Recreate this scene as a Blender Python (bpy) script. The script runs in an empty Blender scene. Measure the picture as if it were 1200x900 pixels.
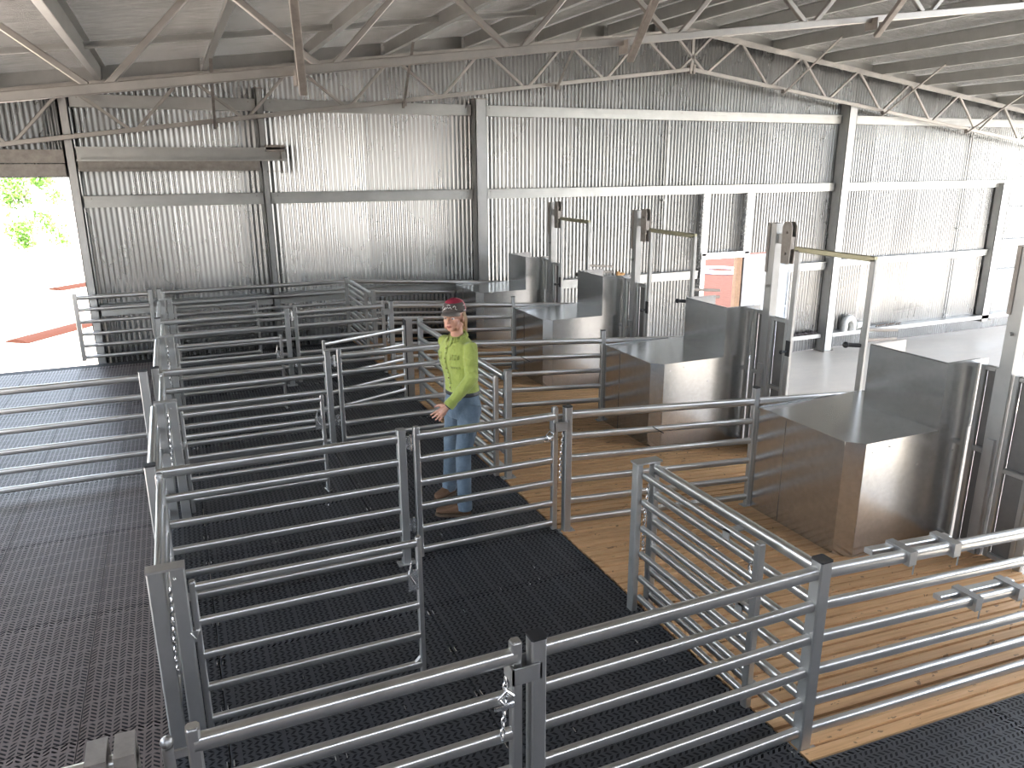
import bpy, bmesh, math, random
from mathutils import Vector, Matrix
random.seed(7)
PI = math.pi
col = bpy.context.scene.collection

# ------------------------------------------------------------------ helpers
class MB:
    def __init__(s): s.v = []; s.f = []; s.m = []
    def add(s, vs, fs, mi=0):
        n = len(s.v); s.v += [tuple(v) for v in vs]
        s.f += [tuple(i + n for i in f) for f in fs]; s.m += [mi] * len(fs)
    def box(s, a, b, mi=0):
        x0, y0, z0 = [min(p, q) for p, q in zip(a, b)]; x1, y1, z1 = [max(p, q) for p, q in zip(a, b)]
        s.add([(x0,y0,z0),(x1,y0,z0),(x1,y1,z0),(x0,y1,z0),(x0,y0,z1),(x1,y0,z1),(x1,y1,z1),(x0,y1,z1)],
              [(0,3,2,1),(4,5,6,7),(0,1,5,4),(1,2,6,5),(2,3,7,6),(3,0,4,7)], mi)
    def sweep(s, prof, p, q, up=(0,0,1), mi=0, cap=True):
        p = Vector(p); q = Vector(q); d = (q - p).normalized(); up = Vector(up)
        side = d.cross(up)
        if side.length < 1e-4: side = d.cross(Vector((0,1,0)))
        side.normalize(); u = side.cross(d).normalized()
        n = len(prof)
        vs = [c + side * a + u * b for c in (p, q) for a, b in prof]
        fs = [(i, (i+1) % n, n + (i+1) % n, n + i) for i in range(n)]
        if cap: fs += [tuple(range(n-1, -1, -1)), tuple(range(n, 2*n))]
        s.add(vs, fs, mi)
    def path(s, pts, r, n=8, mi=0, closed=False):
        pts = [Vector(p) for p in pts]; rings = []
        ref = None
        for i, p in enumerate(pts):
            a = pts[i-1] if i > 0 else (pts[-1] if closed else p)
            b = pts[i+1] if i < len(pts)-1 else (pts[0] if closed else p)
            d = (b - a).normalized()
            if ref is None: ref = d.orthogonal().normalized()
            x = (ref - d * ref.dot(d))
            x = x.normalized() if x.length > 1e-5 else d.orthogonal().normalized()
            ref = x; y = d.cross(x)
            rr = r[i] if isinstance(r, (list, tuple)) else r
            rings.append([p + (x * math.cos(2*PI*k/n) + y * math.sin(2*PI*k/n)) * rr for k in range(n)])
        vs = [v for R in rings for v in R]; fs = []
        m = len(rings)
        for i in range(m if closed else m-1):
            j = (i+1) % m
            fs += [(i*n+k, i*n+(k+1)%n, j*n+(k+1)%n, j*n+k) for k in range(n)]
        if not closed: fs += [tuple(range(n-1, -1, -1)), tuple(range((m-1)*n, m*n))]
        s.add(vs, fs, mi)
    def ball(s, c, r, nu=16, nv=10, mi=0, rot=None):
        c = Vector(c); r = (r, r, r) if not isinstance(r, (tuple, list)) else r
        vs = []; fs = []
        for j in range(nv+1):
            t = PI * j / nv
            for i in range(nu):
                a = 2*PI*i/nu
                v = Vector((r[0]*math.sin(t)*math.cos(a), r[1]*math.sin(t)*math.sin(a), r[2]*math.cos(t)))
                if rot is not None: v = rot @ v
                vs.append(c + v)
        for j in range(nv):
            for i in range(nu):
                fs.append((j*nu+i, (j+1)*nu+i, (j+1)*nu+(i+1)%nu, j*nu+(i+1)%nu))
        s.add(vs, fs, mi)
    def prism(s, poly, z0, z1, mi=0):
        n = len(poly)
        g = lambda z, x, y: z(x, y) if callable(z) else z
        vs = [(x, y, g(z0, x, y)) for x, y in poly] + [(x, y, g(z1, x, y)) for x, y in poly]
        s.add(vs, [tuple(range(n-1,-1,-1)), tuple(range(n, 2*n))] + [(i,(i+1)%n,n+(i+1)%n,n+i) for i in range(n)], mi)
    def loft(s, rings, mi=0, cap=True):
        n = len(rings[0]); vs = [v for R in rings for v in R]; fs = []
        for i in range(len(rings)-1):
            fs += [(i*n+k, i*n+(k+1)%n, (i+1)*n+(k+1)%n, (i+1)*n+k) for k in range(n)]
        if cap: fs += [tuple(range(n-1,-1,-1)), tuple(range((len(rings)-1)*n, len(rings)*n))]
        s.add(vs, fs, mi)
    def build(s, name, mats, parent=None, smooth=True, ang=38):
        me = bpy.data.meshes.new(name); me.from_pydata(s.v, [], s.f)
        for m in (mats if isinstance(mats, (list, tuple)) else [mats]): me.materials.append(m)
        me.polygons.foreach_set('material_index', s.m)
        bm = bmesh.new(); bm.from_mesh(me); bmesh.ops.recalc_face_normals(bm, faces=bm.faces[:]); bm.to_mesh(me); bm.free()
        if smooth:
            me.shade_smooth(); me.set_sharp_from_angle(angle=math.radians(ang))
        me.update()
        o = bpy.data.objects.new(name, me); col.objects.link(o)
        if parent is not None: o.parent = parent
        return o

def tag(o, label=None, cat=None, group=None, kind=None):
    if label: o['label'] = label
    if cat: o['category'] = cat
    if group: o['group'] = group
    if kind: o['kind'] = kind
    return o
def empty(name, label, cat, loc=(0,0,0), group=None):
    o = bpy.data.objects.new(name, None); col.objects.link(o); o.empty_display_size = .1
    o.location = loc
    return tag(o, label, cat, group)
class Thing:
    """an Empty at the base; geometry is given in world coordinates and moved under it"""
    def __init__(s, name, label, cat, loc, group=None):
        s.o = empty(name, label, cat, loc, group); s.loc = Vector(loc)
    def part(s, name, mb, mat, parent=None, label=None, **k):
        L = s.loc
        mb.v = [(v[0]-L.x, v[1]-L.y, v[2]-L.z) for v in mb.v]
        o = mb.build(name, mat, parent or s.o, **k)
        if label: o['label'] = label
        return o
def sup(w, h, n=12, e=3.2):      # rounded rectangle (superellipse) profile
    out = []
    for i in range(n):
        t = 2*PI*(i+.5)/n; c, s_ = math.cos(t), math.sin(t)
        out.append((w/2*math.copysign(abs(c)**(2/e), c), h/2*math.copysign(abs(s_)**(2/e), s_)))
    return out
def rrect(w, h, r=.006):
    a, b = w/2, h/2
    return [(a-r,-b),(a,-b+r),(a,b-r),(a-r,b),(-a+r,b),(-a,b-r),(-a,-b+r),(-a+r,-b)]
def csec(h, w, t=.004, lip=.02, flip=1):   # C section, web on the side 0, open toward +a
    pts = [(0,-h/2),(w,-h/2),(w,-h/2+lip),(w-t,-h/2+lip),(w-t,-h/2+t),(t,-h/2+t),(t,h/2-t),(w-t,h/2-t),(w-t,h/2-lip),(w,h/2-lip),(w,h/2),(0,h/2)]
    return [(a*flip, b) for a, b in pts]
def zsec(h, w, t=.004):
    return [(0,-h/2),(w,-h/2),(w,-h/2+t),(t,-h/2+t),(t,h/2),(-w,h/2),(-w,h/2-t),(0,h/2-t)]

# ------------------------------------------------------------------ materials
class NT:
    def __init__(s, name):
        s.m = bpy.data.materials.new(name); s.m.use_nodes = True; s.t = s.m.node_tree; s.n = s.t.nodes
        s.b = s.n['Principled BSDF']; s.out = s.n['Material Output']
        s.tc = s.n.new('ShaderNodeTexCoord')
    def link(s, a, b): s.t.links.new(a, b)
    def set(s, k, v): s.b.inputs[k].default_value = v
    def math(s, op, a, b=None, c=None, clamp=False):
        n = s.n.new('ShaderNodeMath'); n.operation = op; n.use_clamp = clamp
        for i, x in enumerate((a, b, c)):
            if x is None: continue
            if isinstance(x, (int, float)): n.inputs[i].default_value = x
            else: s.link(x, n.inputs[i])
        return n.outputs[0]
    def noise(s, scale, detail=4, rough=.6, vec=None, stretch=None, dist=0):
        n = s.n.new('ShaderNodeTexNoise'); n.inputs['Scale'].default_value = scale
        n.inputs['Detail'].default_value = detail; n.inputs['Roughness'].default_value = rough
        n.inputs['Distortion'].default_value = dist
        v = vec if vec is not None else s.tc.outputs['Object']
        if stretch:
            mp = s.n.new('ShaderNodeMapping'); mp.inputs['Scale'].default_value = stretch
            s.link(v, mp.inputs[0]); v = mp.outputs[0]
        s.link(v, n.inputs['Vector']); return n.outputs['Fac']
    def ramp(s, f, stops):
        n = s.n.new('ShaderNodeValToRGB'); e = n.color_ramp.elements
        while len(e) < len(stops): e.new(.5)
        for el, (p, c) in zip(e, stops):
            el.position = p; el.color = (*c, 1) if len(c) == 3 else c
        s.link(f, n.inputs[0]); return n.outputs['Color']
    def mix(s, f, a, b):
        n = s.n.new('ShaderNodeMix'); n.data_type = 'RGBA'
        if isinstance(f, (int, float)): n.inputs[0].default_value = f
        else: s.link(f, n.inputs[0])
        for i, x in ((6, a), (7, b)):
            if isinstance(x, tuple): n.inputs[i].default_value = (*x, 1)
            else: s.link(x, n.inputs[i])
        return n.outputs[2]
    def maprange(s, f, a, b, c, d):
        n = s.n.new('ShaderNodeMapRange'); s.link(f, n.inputs[0])
        for i, v in enumerate((a, b, c, d)): n.inputs[i+1].default_value = v
        return n.outputs[0]
    def bump(s, h, strength=.2, dist=.01):
        n = s.n.new('ShaderNodeBump'); n.inputs['Strength'].default_value = strength; n.inputs['Distance'].default_value = dist
        s.link(h, n.inputs['Height']); s.link(n.outputs[0], s.b.inputs['Normal'])
    def sep(s, v=None):
        n = s.n.new('ShaderNodeSeparateXYZ'); s.link(v or s.tc.outputs['Object'], n.inputs[0]); return n.outputs

def metal(name, base, rough, var=.12, metallic=.85, scale=6, bump=.0, stretch=None, rvar=.1):
    t = NT(name); n = t.noise(scale, 5, .65, stretch=stretch)
    a = tuple(c*(1-var) for c in base); b = tuple(min(1, c*(1+var)) for c in base)
    t.link(t.ramp(n, [(.3, a), (.7, b)]), t.b.inputs['Base Color'])
    t.set('Metallic', metallic)
    t.link(t.maprange(n, .3, .7, rough-rvar/2, rough+rvar/2), t.b.inputs['Roughness'])
    if bump: t.bump(n, bump, .004)
    return t.m
def plain(name, c, rough=.6, metallic=0, var=.1, scale=20, spec=.5):
    t = NT(name); n = t.noise(scale, 4)
    t.link(t.ramp(n, [(.3, tuple(x*(1-var) for x in c)), (.7, tuple(min(1, x*(1+var)) for x in c))]), t.b.inputs['Base Color'])
    t.set('Roughness', rough); t.set('Metallic', metallic); t.set('Specular IOR Level', spec)
    return t.m
galv = metal('galvanised_tube', (.62,.615,.60), .30, .06, .96, 3, rvar=.04)
galv_d = metal('galvanised_post', (.46,.46,.45), .40, .08, .85, 4, rvar=.04)
steel = metal('galvanised_section', (.50,.50,.48), .42, .1, .75, 3)
truss_m = metal('truss_tube', (.42,.395,.365), .42, .14, .7, 4)
rustish = metal('weathered_bracket', (.36,.33,.30), .5, .2, .6, 12)
black = plain('black_plastic', (.02,.02,.022), .45)
chrome = metal('bright_zinc', (.72,.72,.72), .25, .1, .95, 20)

def corrugated():
    t = NT('zincalume_sheet'); s = t.sep()
    sh = t.n.new('ShaderNodeTexWhiteNoise'); sh.noise_dimensions = '1D'
    t.link(t.math('FLOOR', t.math('DIVIDE', s[0], .762)), sh.inputs['W'])
    n = t.noise(1.6, 4, stretch=(1, 1, .35))
    f = t.math('ADD', t.math('MULTIPLY', sh.outputs['Value'], .5), t.math('MULTIPLY', n, .5))
    t.link(t.ramp(f, [(.2, (.30,.30,.295)), (.8, (.39,.39,.385))]), t.b.inputs['Base Color'])
    t.set('Metallic', .9); t.link(t.maprange(n, .3, .7, .24, .30), t.b.inputs['Roughness'])
    return t.m
zinc = corrugated()
def spangle():
    t = NT('galvanised_sheet')
    fine = t.noise(22, 5, .7)
    big = t.noise(2.2, 3)
    t.link(t.ramp(fine, [(.35, (.56,.565,.565)), (.65, (.65,.655,.655))]), t.b.inputs['Base Color'])
    t.set('Metallic', .95)
    r = t.math('MULTIPLY', big, .10)
    t.link(t.math('ADD', r, .155), t.b.inputs['Roughness'])
    return t.m
sheet = spangle()
def foil():
    t = NT('foil_insulation'); n = t.noise(5, 8, .78, stretch=(.6, 3.5, 1), dist=1.2); n2 = t.noise(40, 3)
    t.link(t.ramp(n, [(.36, (.42,.42,.41)), (.5, (.72,.72,.71)), (.62, (.92,.92,.91))]), t.b.inputs['Base Color'])  # light and dark of the crinkles painted into the colour
    t.set('Metallic', .92); t.set('Roughness', .26)
    t.bump(t.math('ADD', n, t.math('MULTIPLY', n2, .5)), 1.0, .25)
    return t.m
foil_m = foil()
dark_sheet = metal('dull_dark_sheet', (.20,.19,.18), .5, .15, .7, 5)
def mat_rubber(name, along, pu, pv, base):
    t = NT(name); g = t.n.new('ShaderNodeNewGeometry'); s = t.sep(g.outputs['Position'])
    U, V = (s[0], s[1]) if along == 'x' else (s[1], s[0])
    vv = t.math('MULTIPLY', t.math('ABSOLUTE', t.math('SUBTRACT', t.math('FRACT', t.math('DIVIDE', V, pv)), .5)), 2.)
    ph = t.math('FRACT', t.math('SUBTRACT', t.math('DIVIDE', U, pu), t.math('MULTIPLY', vv, .42*pv/pu)))
    hole = t.math('LESS_THAN', ph, .46)
    hole = t.math('MULTIPLY', hole, t.math('GREATER_THAN', vv, .14))
    hole = t.math('MULTIPLY', hole, t.math('LESS_THAN', vv, .88))
    rib = t.math('GREATER_THAN', t.math('FRACT', t.math('DIVIDE', U, pu*6)), .09)
    hole = t.math('MULTIPLY', hole, rib)
    n = t.noise(3, 6, .7, vec=g.outputs['Position']); n2 = t.noise(60, 3, vec=g.outputs['Position'])
    c = t.ramp(n, [(.35, tuple(x*.8 for x in base)), (.62, base), (.8, tuple(min(1, x*1.35) for x in base))])
    t.link(c, t.b.inputs['Base Color'])
    t.link(t.maprange(n2, .3, .7, .38, .55), t.b.inputs['Roughness'])
    t.set('Specular IOR Level', .6)
    tr = t.n.new('ShaderNodeBsdfTransparent'); mx = t.n.new('ShaderNodeMixShader')
    t.link(hole, mx.inputs[0]); t.link(t.b.outputs[0], mx.inputs[1]); t.link(tr.outputs[0], mx.inputs[2])
    t.link(mx.outputs[0], t.out.inputs['Surface'])
    return t.m
mat_r = mat_rubber('slotted_mat', 'x', .036, .058, (.048,.049,.054))
mat_l = mat_rubber('slotted_mat_dusty', 'y', .030, .078, (.15,.115,.10))
mat_edge_shade = plain('mat_edge_shade', (.010,.010,.011), .8)
def wood():
    t = NT('pine_slat'); g = t.n.new('ShaderNodeNewGeometry'); s = t.sep(g.outputs['Position'])
    w = t.n.new('ShaderNodeTexWhiteNoise'); w.noise_dimensions = '1D'
    t.link(t.math('FLOOR', t.math('DIVIDE', s[1], .082)), w.inputs['W'])
    cm = t.n.new('ShaderNodeCombineXYZ'); t.link(s[0], cm.inputs[0]); t.link(s[1], cm.inputs[1])
    t.link(t.math('MULTIPLY', w.outputs['Value'], 30), cm.inputs[2])
    n = t.noise(7, 5, .6, vec=cm.outputs[0], stretch=(.35, 7, 1)); n2 = t.noise(9, 3, vec=cm.outputs[0], stretch=(1, 2.4, 1))
    kn = t.math('LESS_THAN', n2, .335)
    c = t.ramp(n, [(.25, (.62,.34,.15)), (.5, (.80,.47,.22)), (.75, (.88,.56,.29))])
    c = t.mix(t.maprange(w.outputs['Value'], 0, 1, 0, .38), c, (.50,.28,.13))
    c = t.mix(t.math('MULTIPLY', kn, .65), c, (.13,.065,.03))
    t.link(c, t.b.inputs['Base Color']); t.set('Roughness', .62)
    t.bump(n, .2, .004)
    return t.m
pine = wood()
def concrete():
    t = NT('smooth_concrete'); n = t.noise(.9, 6, .65, dist=.4, stretch=(1, 2.2, 1)); n2 = t.noise(30, 4)
    f = t.math('ADD', t.math('MULTIPLY', n, .85), t.math('MULTIPLY', n2, .15))
    t.link(t.ramp(f, [(.3, (.50,.45,.385)), (.55, (.62,.565,.49)), (.75, (.70,.65,.58))]), t.b.inputs['Base Color'])
    t.link(t.maprange(n, .3, .7, .3, .55), t.b.inputs['Roughness']); return t.m
conc = concrete()
def soil():
    t = NT('red_and_pale_soil'); g = t.n.new('ShaderNodeNewGeometry'); P = g.outputs['Position']
    s = t.sep(P); n = t.noise(.35, 6, .6, vec=P); n2 = t.noise(5, 5, vec=P)
    pale = t.ramp(n2, [(.3, (.40,.34,.29)), (.7, (.48,.42,.37))]); red = t.ramp(n2, [(.3, (.042,.015,.010)), (.7, (.062,.025,.017))])
    f = t.math('MULTIPLY', t.maprange(t.math('ADD', s[0], t.math('MULTIPLY', n, 5)), 5, 9, 0, 1), t.maprange(s[1], 12, 15, 0, 1))
    pale = t.mix(t.maprange(s[0], 20, 24, 0, .8), pale, (.40,.40,.39))  # greyer unseen ground on the right, set for its bounce onto the wall
    t.link(t.mix(f, pale, red), t.b.inputs['Base Color']); t.set('Roughness', .95); t.set('Specular IOR Level', .15)
    t.bump(n2, .5, .05); return t.m
soil_m = soil()

# ------------------------------------------------------------------ camera
yaw, pitch, roll = [math.radians(a) for a in (23.4927, 15.9736, -.26737)]
fw = Vector((math.sin(yaw)*math.cos(pitch), math.cos(yaw)*math.cos(pitch), -math.sin(pitch)))
r0 = Vector((math.cos(yaw), -math.sin(yaw), 0)); u0 = r0.cross(fw)
rr = r0*math.cos(roll) + u0*math.sin(roll); uu = -r0*math.sin(roll) + u0*math.cos(roll)
cam = bpy.data.objects.new('camera', bpy.data.cameras.new('camera')); col.objects.link(cam)
cam.matrix_world = Matrix(((rr.x, uu.x, -fw.x, 0), (rr.y, uu.y, -fw.y, 0), (rr.z, uu.z, -fw.z, 2.8), (0,0,0,1)))
cam.data.lens = 895.4/1200*36; cam.data.sensor_width = 36; cam.data.clip_end = 2000
bpy.context.scene.camera = cam

# ------------------------------------------------------------------ setting: floors
GZ = -1.33
def struct(o): o['kind'] = 'structure'; return o
m = MB(); m.box((-150,-120,GZ-.3), (170,240,GZ-.06)); struct(m.build('ground', soil_m))
XL = -.3
floor_l = MB(); floor_r = MB()
def slabs(mb, xs, ys, top, mi_top=0, gap=.005, th=.035, slope=0):
    z = lambda x, y: top - slope*max(0, x-2.55)
    for x0, x1 in zip(xs, xs[1:]):
        for y0, y1 in zip(ys, ys[1:]):
            a, b, c, d = x0+gap/2, x1-gap/2, y0+gap/2, y1-gap/2
            n = [(a,c),(b,c),(b,d),(a,d)]
            mb.add([(x,y,z(x,y)) for x,y in n] + [(x,y,z(x,y)-th) for x,y in n], [(0,1,2,3)], 0)
            mb.add([(x,y,z(x,y)) for x,y in n] + [(x,y,z(x,y)-th) for x,y in n], [(4,5,1,0),(5,6,2,1),(6,7,3,2),(7,4,0,3),(7,6,5,4)], 1)  # near-black underside paints in the dark of the slots
ysr = [-.2 + .645*i for i in range(20)] + [12.3]
slabs(floor_r, [XL, -.04, 1.25, 2.54], ysr, 0)
slabs(floor_r, [2.55, 3.85, 5.15, 5.66], [-.2, .42, 1.04, 1.66, 2.24], 0, slope=.07)
for x in (-.04, 1.25):     # wire clips along the seams
    for i in range(22):
        y = 2.5 + i*.43
        for dx in (-.016, .016): floor_r.box((x+dx-.003, y-.022, -.001), (x+dx+.003, y+.022, .006), 2)
for i in range(60):
    x = random.uniform(.1, 2.4); y = random.uniform(2.4, 9)
    floor_r.box((x, y, 0), (x+.005, y+.035, .004), 2)
struct(floor_r.build('floor', [mat_r, mat_edge_shade, chrome], smooth=False))
xsl = [XL - .0] + [-.74 - .7*i for i in range(5)]
xsl = sorted(xsl)
ysl = [.07 + 1.26*i for i in range(10)] + [12.3]
slabs(floor_l, xsl, ysl, 0)
struct(floor_l.build('floor', [mat_l, mat_edge_shade], smooth=False))
# joists and bearers below the grating, plus a dark sheet under the deck
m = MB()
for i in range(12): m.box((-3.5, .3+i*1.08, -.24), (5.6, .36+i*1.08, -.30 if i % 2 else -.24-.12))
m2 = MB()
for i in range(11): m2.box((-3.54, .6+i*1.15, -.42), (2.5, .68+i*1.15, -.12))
m2.add([(2.5,2.2,-.21),(5.64,2.2,-.42),(5.64,12.6,-.42),(2.5,12.6,-.21)], [(0,1,2,3)])  # dark sheet standing in for shade below the slat gaps
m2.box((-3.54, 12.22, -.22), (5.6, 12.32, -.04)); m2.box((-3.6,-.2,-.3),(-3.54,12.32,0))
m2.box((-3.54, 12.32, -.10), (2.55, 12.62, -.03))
struct(m2.build('trim_1', mat_edge_shade, smooth=False))
m = MB(); m.box((-3.62,-.25,GZ),(-3.6,12.6,-.04)); m.box((-3.62,-.27,GZ),(5.66,-.25,-.04)); m.box((5.64,-.25,GZ),(5.66,12.6,-.26))  # skirts added round the raised floor to block light from below
struct(m.build('trim_light_skirt', steel, smooth=False))
# timber slat deck sloping down toward the shearing side
SL = .07
dz = lambda x: -SL*max(0., x-2.55)
deck = MB(); y = 2.25
while y < 12.62:
    e = random.uniform(-.002, .002)
    x0, x1 = 2.55 + random.uniform(0, .006), 5.66
    deck.add([(x0,y,dz(x0)+e),(x1,y,dz(x1)+e),(x1,y+.063,dz(x1)+e),(x0,y+.063,dz(x0)+e),
              (x0,y,dz(x0)-.03),(x1,y,dz(x1)-.03),(x1,y+.063,dz(x1)-.03),(x0,y+.063,dz(x0)-.03)],
             [(0,1,2,3),(4,7,6,5),(0,4,5,1),(1,5,6,2),(2,6,7,3),(3,7,4,0)], 0)
    y += .082
struct(deck.build('floor', [pine], smooth=False))
m = MB()
for x in (2.6, 3.6, 4.6, 5.6): m.box((x-.03, 2.2, dz(x)-.2), (x+.03, 12.6, dz(x)-.032))
struct(m.build('trim_2', mat_edge_shade, smooth=False))
m = MB(); m.box((5.62, -6, GZ-.05), (22, 13, GZ)); struct(m.build('floor', conc, smooth=False))

# ------------------------------------------------------------------ setting: walls and roof
YW = 13.04
RX = 9.17
def zroof(x): return 5.40 - .125*abs(x-RX)
def corr_panel(mb, x0, x1, z0, z1, y=YW, amp=.0085, pitch=.076, seg=8):
    n = int(round((x1-x0)/pitch*seg)); vs = []; fs = []
    lap = lambda x: .0025 if (x/.762) % 1 < .06 else 0
    for i in range(n+1):
        x = x0 + (x1-x0)*i/n; yy = y + amp*math.cos(2*PI*x/pitch) - lap(x)
        zt = z1(x) if callable(z1) else z1
        vs += [(x, yy, z0), (x, yy, zt)]
    fs = [(2*i, 2*i+2, 2*i+3, 2*i+1) for i in range(n)]
    mb.add(vs, fs, 0)
wall = MB()
corr_panel(wall, -4.0, -1.28, 2.66, zroof)
corr_panel(wall, -1.28, 9.95, GZ, zroof)
corr_panel(wall, 9.95, 10.95, 1.02, zroof)
corr_panel(wall, 10.95, 12.3, .98, zroof)
corr_panel(wall, 12.3, 22.3, GZ, zroof)
struct(wall.build('wall_back', zinc, ang=60))
m = MB(); corr_panel(m, -4.0, 22.3, GZ, zroof, y=-6.0); struct(m.build('wall_front_added', plain('dark_reflection_block', (.10,.095,.09), .6), ang=60))  # unseen wall added behind the camera, dark to hold down light and reflections
def side_wall(mb, x, y0, y1, z0, z1, pitch=.076):
    n = int((y1-y0)/pitch*6); vs = []
    for i in range(n+1):
        y = y0 + (y1-y0)*i/n; vs += [(x+.0085*math.cos(2*PI*y/pitch), y, z0), (x+.0085*math.cos(2*PI*y/pitch), y, z1)]
    mb.add(vs, [(2*i, 2*i+2, 2*i+3, 2*i+1) for i in range(n)])
m = MB(); side_wall(m, -4.02, -6, .5, GZ, zroof(-4)); side_wall(m, -4.02, 7.5, 13.04, GZ, zroof(-4))  # unseen side wall pieces added to dim the far wall
struct(m.build('wall_left_added', zinc, ang=60))
# roof
roof = MB()
DAYLIGHT_GAPS = [(-3.0, 8.4, -5.4, -3.2), (10.6, 20.4, -5.4, 5.2)]     # unseen roof openings added to let daylight in
xs = sorted({-4.2, RX, 22.5} | {v for k in DAYLIGHT_GAPS for v in k[:2]} | {-4.2 + 26.7*i/24 for i in range(1, 24)})
ys = sorted({-6.0, 13.3} | {v for k in DAYLIGHT_GAPS for v in k[2:]} | {-6 + 19.3*j/12 for j in range(1, 12)})
for x0, x1 in zip(xs, xs[1:]):
    for y0, y1 in zip(ys, ys[1:]):
        cx_, cy_ = (x0+x1)/2, (y0+y1)/2
        inside = any(a < cx_ < b and c < cy_ < d_ for a, b, c, d_ in DAYLIGHT_GAPS)
        q = [(x0,y0,zroof(x0)),(x1,y0,zroof(x1)),(x1,y1,zroof(x1)),(x0,y1,zroof(x0))]
        if not inside:
            roof.add(q, [(0,1,2,3)], 0); roof.add([(a,b,c+.06) for a,b,c in q], [(0,1,2,3)], 1)
struct(roof.build('ceiling', [foil_m, zinc], ang=60))
ORD = ['nearest', 'second', 'third', 'fourth', 'fifth', 'sixth', 'seventh', 'eighth', 'ninth', 'tenth', 'eleventh', 'twelfth']
# purlins
def zt(x): return 5.18 - .125*abs(x-RX)     # top of truss top chord
px_l = [8.45, 7.40, 6.05, 4.72, 3.38, 2.04, .70, -.68, -2.04, -3.4]
px_r = [9.89, 11.23, 12.58, 13.93, 15.25, 16.6, 17.95, 19.3, 20.6]
for side, L in (('left', px_l), ('right', px_r)):
    for i, x in enumerate(L):
        t = Thing('roof_purlin', 'long grey steel roof purlin, %s one %s of the ridge' % ('first' if i == 0 else ORD[i], side), 'purlin', (x, 13, zt(x)), 'roof purlins under the foil')
        zc = zt(x) + .105
        sg = -1 if side == 'left' else 1
        m = MB(); m.sweep(zsec(.20, .07*sg), (x, -6, zc), (x, 13.0, zc)); t.part('purlin_section', m, steel, smooth=False)
        for Y in (12.7, 6.15, -.35):
            m = MB(); m.box((x+.012*sg, Y-.005, zt(x)-.01), (x+.075*sg, Y+.003, zc+.08)); t.part('cleat', m, chrome, smooth=False)
# ridge capping purlin plates
# bridging bars between the purlins
k = 0
for Y in (10.0, 4.6):
    for xs in (px_l, px_r):
        for a, b in zip(xs[:-1], xs[1:]):
            if Y < 5 and not (-1 < a < 3): continue
            if random.random() < .0: continue
            lo, hi = min(a, b), max(a, b)
            if Y > 5 and not (hi < 5.1): continue
            m = MB(); m.sweep(csec(.07, .035), (lo+.02, Y, zt(lo)+.11), (hi-.02, Y, zt(hi)+.11))
            o = m.build('bridging_bar', steel, smooth=False)
            tag(o, 'short bridging bar %s %s, %s from the ridge' % ('between roof purlins of the', 'far bay' if Y > 5 else 'near bay', ORD[xs.index(a)+1] if xs.index(a) else 'nearest'), 'bar', 'bridging bars of the roof')
# closing strip between the end truss and the foil
m = MB()
for a, b in ((-4.0, RX), (RX, 22.2)):
    m.add([(a,12.86,zt(a)-.02),(b,12.86,zt(b)-.02),(b,12.86,zroof(b)),(a,12.86,zroof(a))], [(0,1,2,3)])
struct(m.build('trim_3', steel, smooth=False))

# trusses
def truss(Y, label, webs_t, webs_b):
    t = Thing('roof_truss', label, 'truss', (RX, Y, 4.5), 'roof trusses')
    ztc = lambda x: zt(x) - .03
    zbc = lambda x: 4.50 - .125*abs(x-RX)
    for a, b in ((-4.0, RX), (RX, 22.3)):
        m = MB(); m.sweep(rrect(.06, .05), (a, Y, ztc(a)), (b, Y, ztc(b))); m.sweep(rrect(.004, .09, .001), (a, Y-.04, ztc(a)), (b, Y-.04, ztc(b)))
        t.part('top_chord', m, truss_m)
        m = MB(); m.sweep(rrect(.055, .065), (a, Y, zbc(a)), (b, Y, zbc(b))); t.part('bottom_chord', m, truss_m)
    pts = []
    for k in range(len(webs_b)):
        xb = webs_b[k]
        for xt in (webs_t[k], webs_t[k+1]):
            s_ = .06 if xt > xb else -.06
            m = MB(); m.sweep(rrect(.045, .045), (xb+s_, Y, zbc(xb)+.02), (xt-s_*.6, Y, ztc(xt)-.02), up=(0,1,0)); t.part('web_member', m, truss_m)
    m = MB(); m.sweep(rrect(.06, .045), (RX, Y, zbc(RX)), (RX, Y, ztc(RX))); t.part('king_post', m, truss_m)
    m = MB(); m.box((RX-.06, Y-.04, zbc(RX)-.08), (RX-.02, Y+.04, zbc(RX)+.08)); m.box((RX+.02, Y-.04, zbc(RX)-.08), (RX+.06, Y+.04, zbc(RX)+.08)); t.part('ridge_plate', m, rustish)
    return t
wt = [-3.5 , -2.0+.05, -.35, 1.15, 2.62, 3.98-.55, 4.9, 6.4, 8.0]
T_t = [-3.6, -2.15, -.75, .60, 1.95, 3.36, 4.82, 6.34, 7.9]
T_b = [-2.9, -1.5, -.45, 1.10, 2.63, 4.21, 5.72, 7.28, 8.9]
def symmetric():
    tl = [-3.7 + 1.52*i for i in range(8)]          # tops
    return tl
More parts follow.
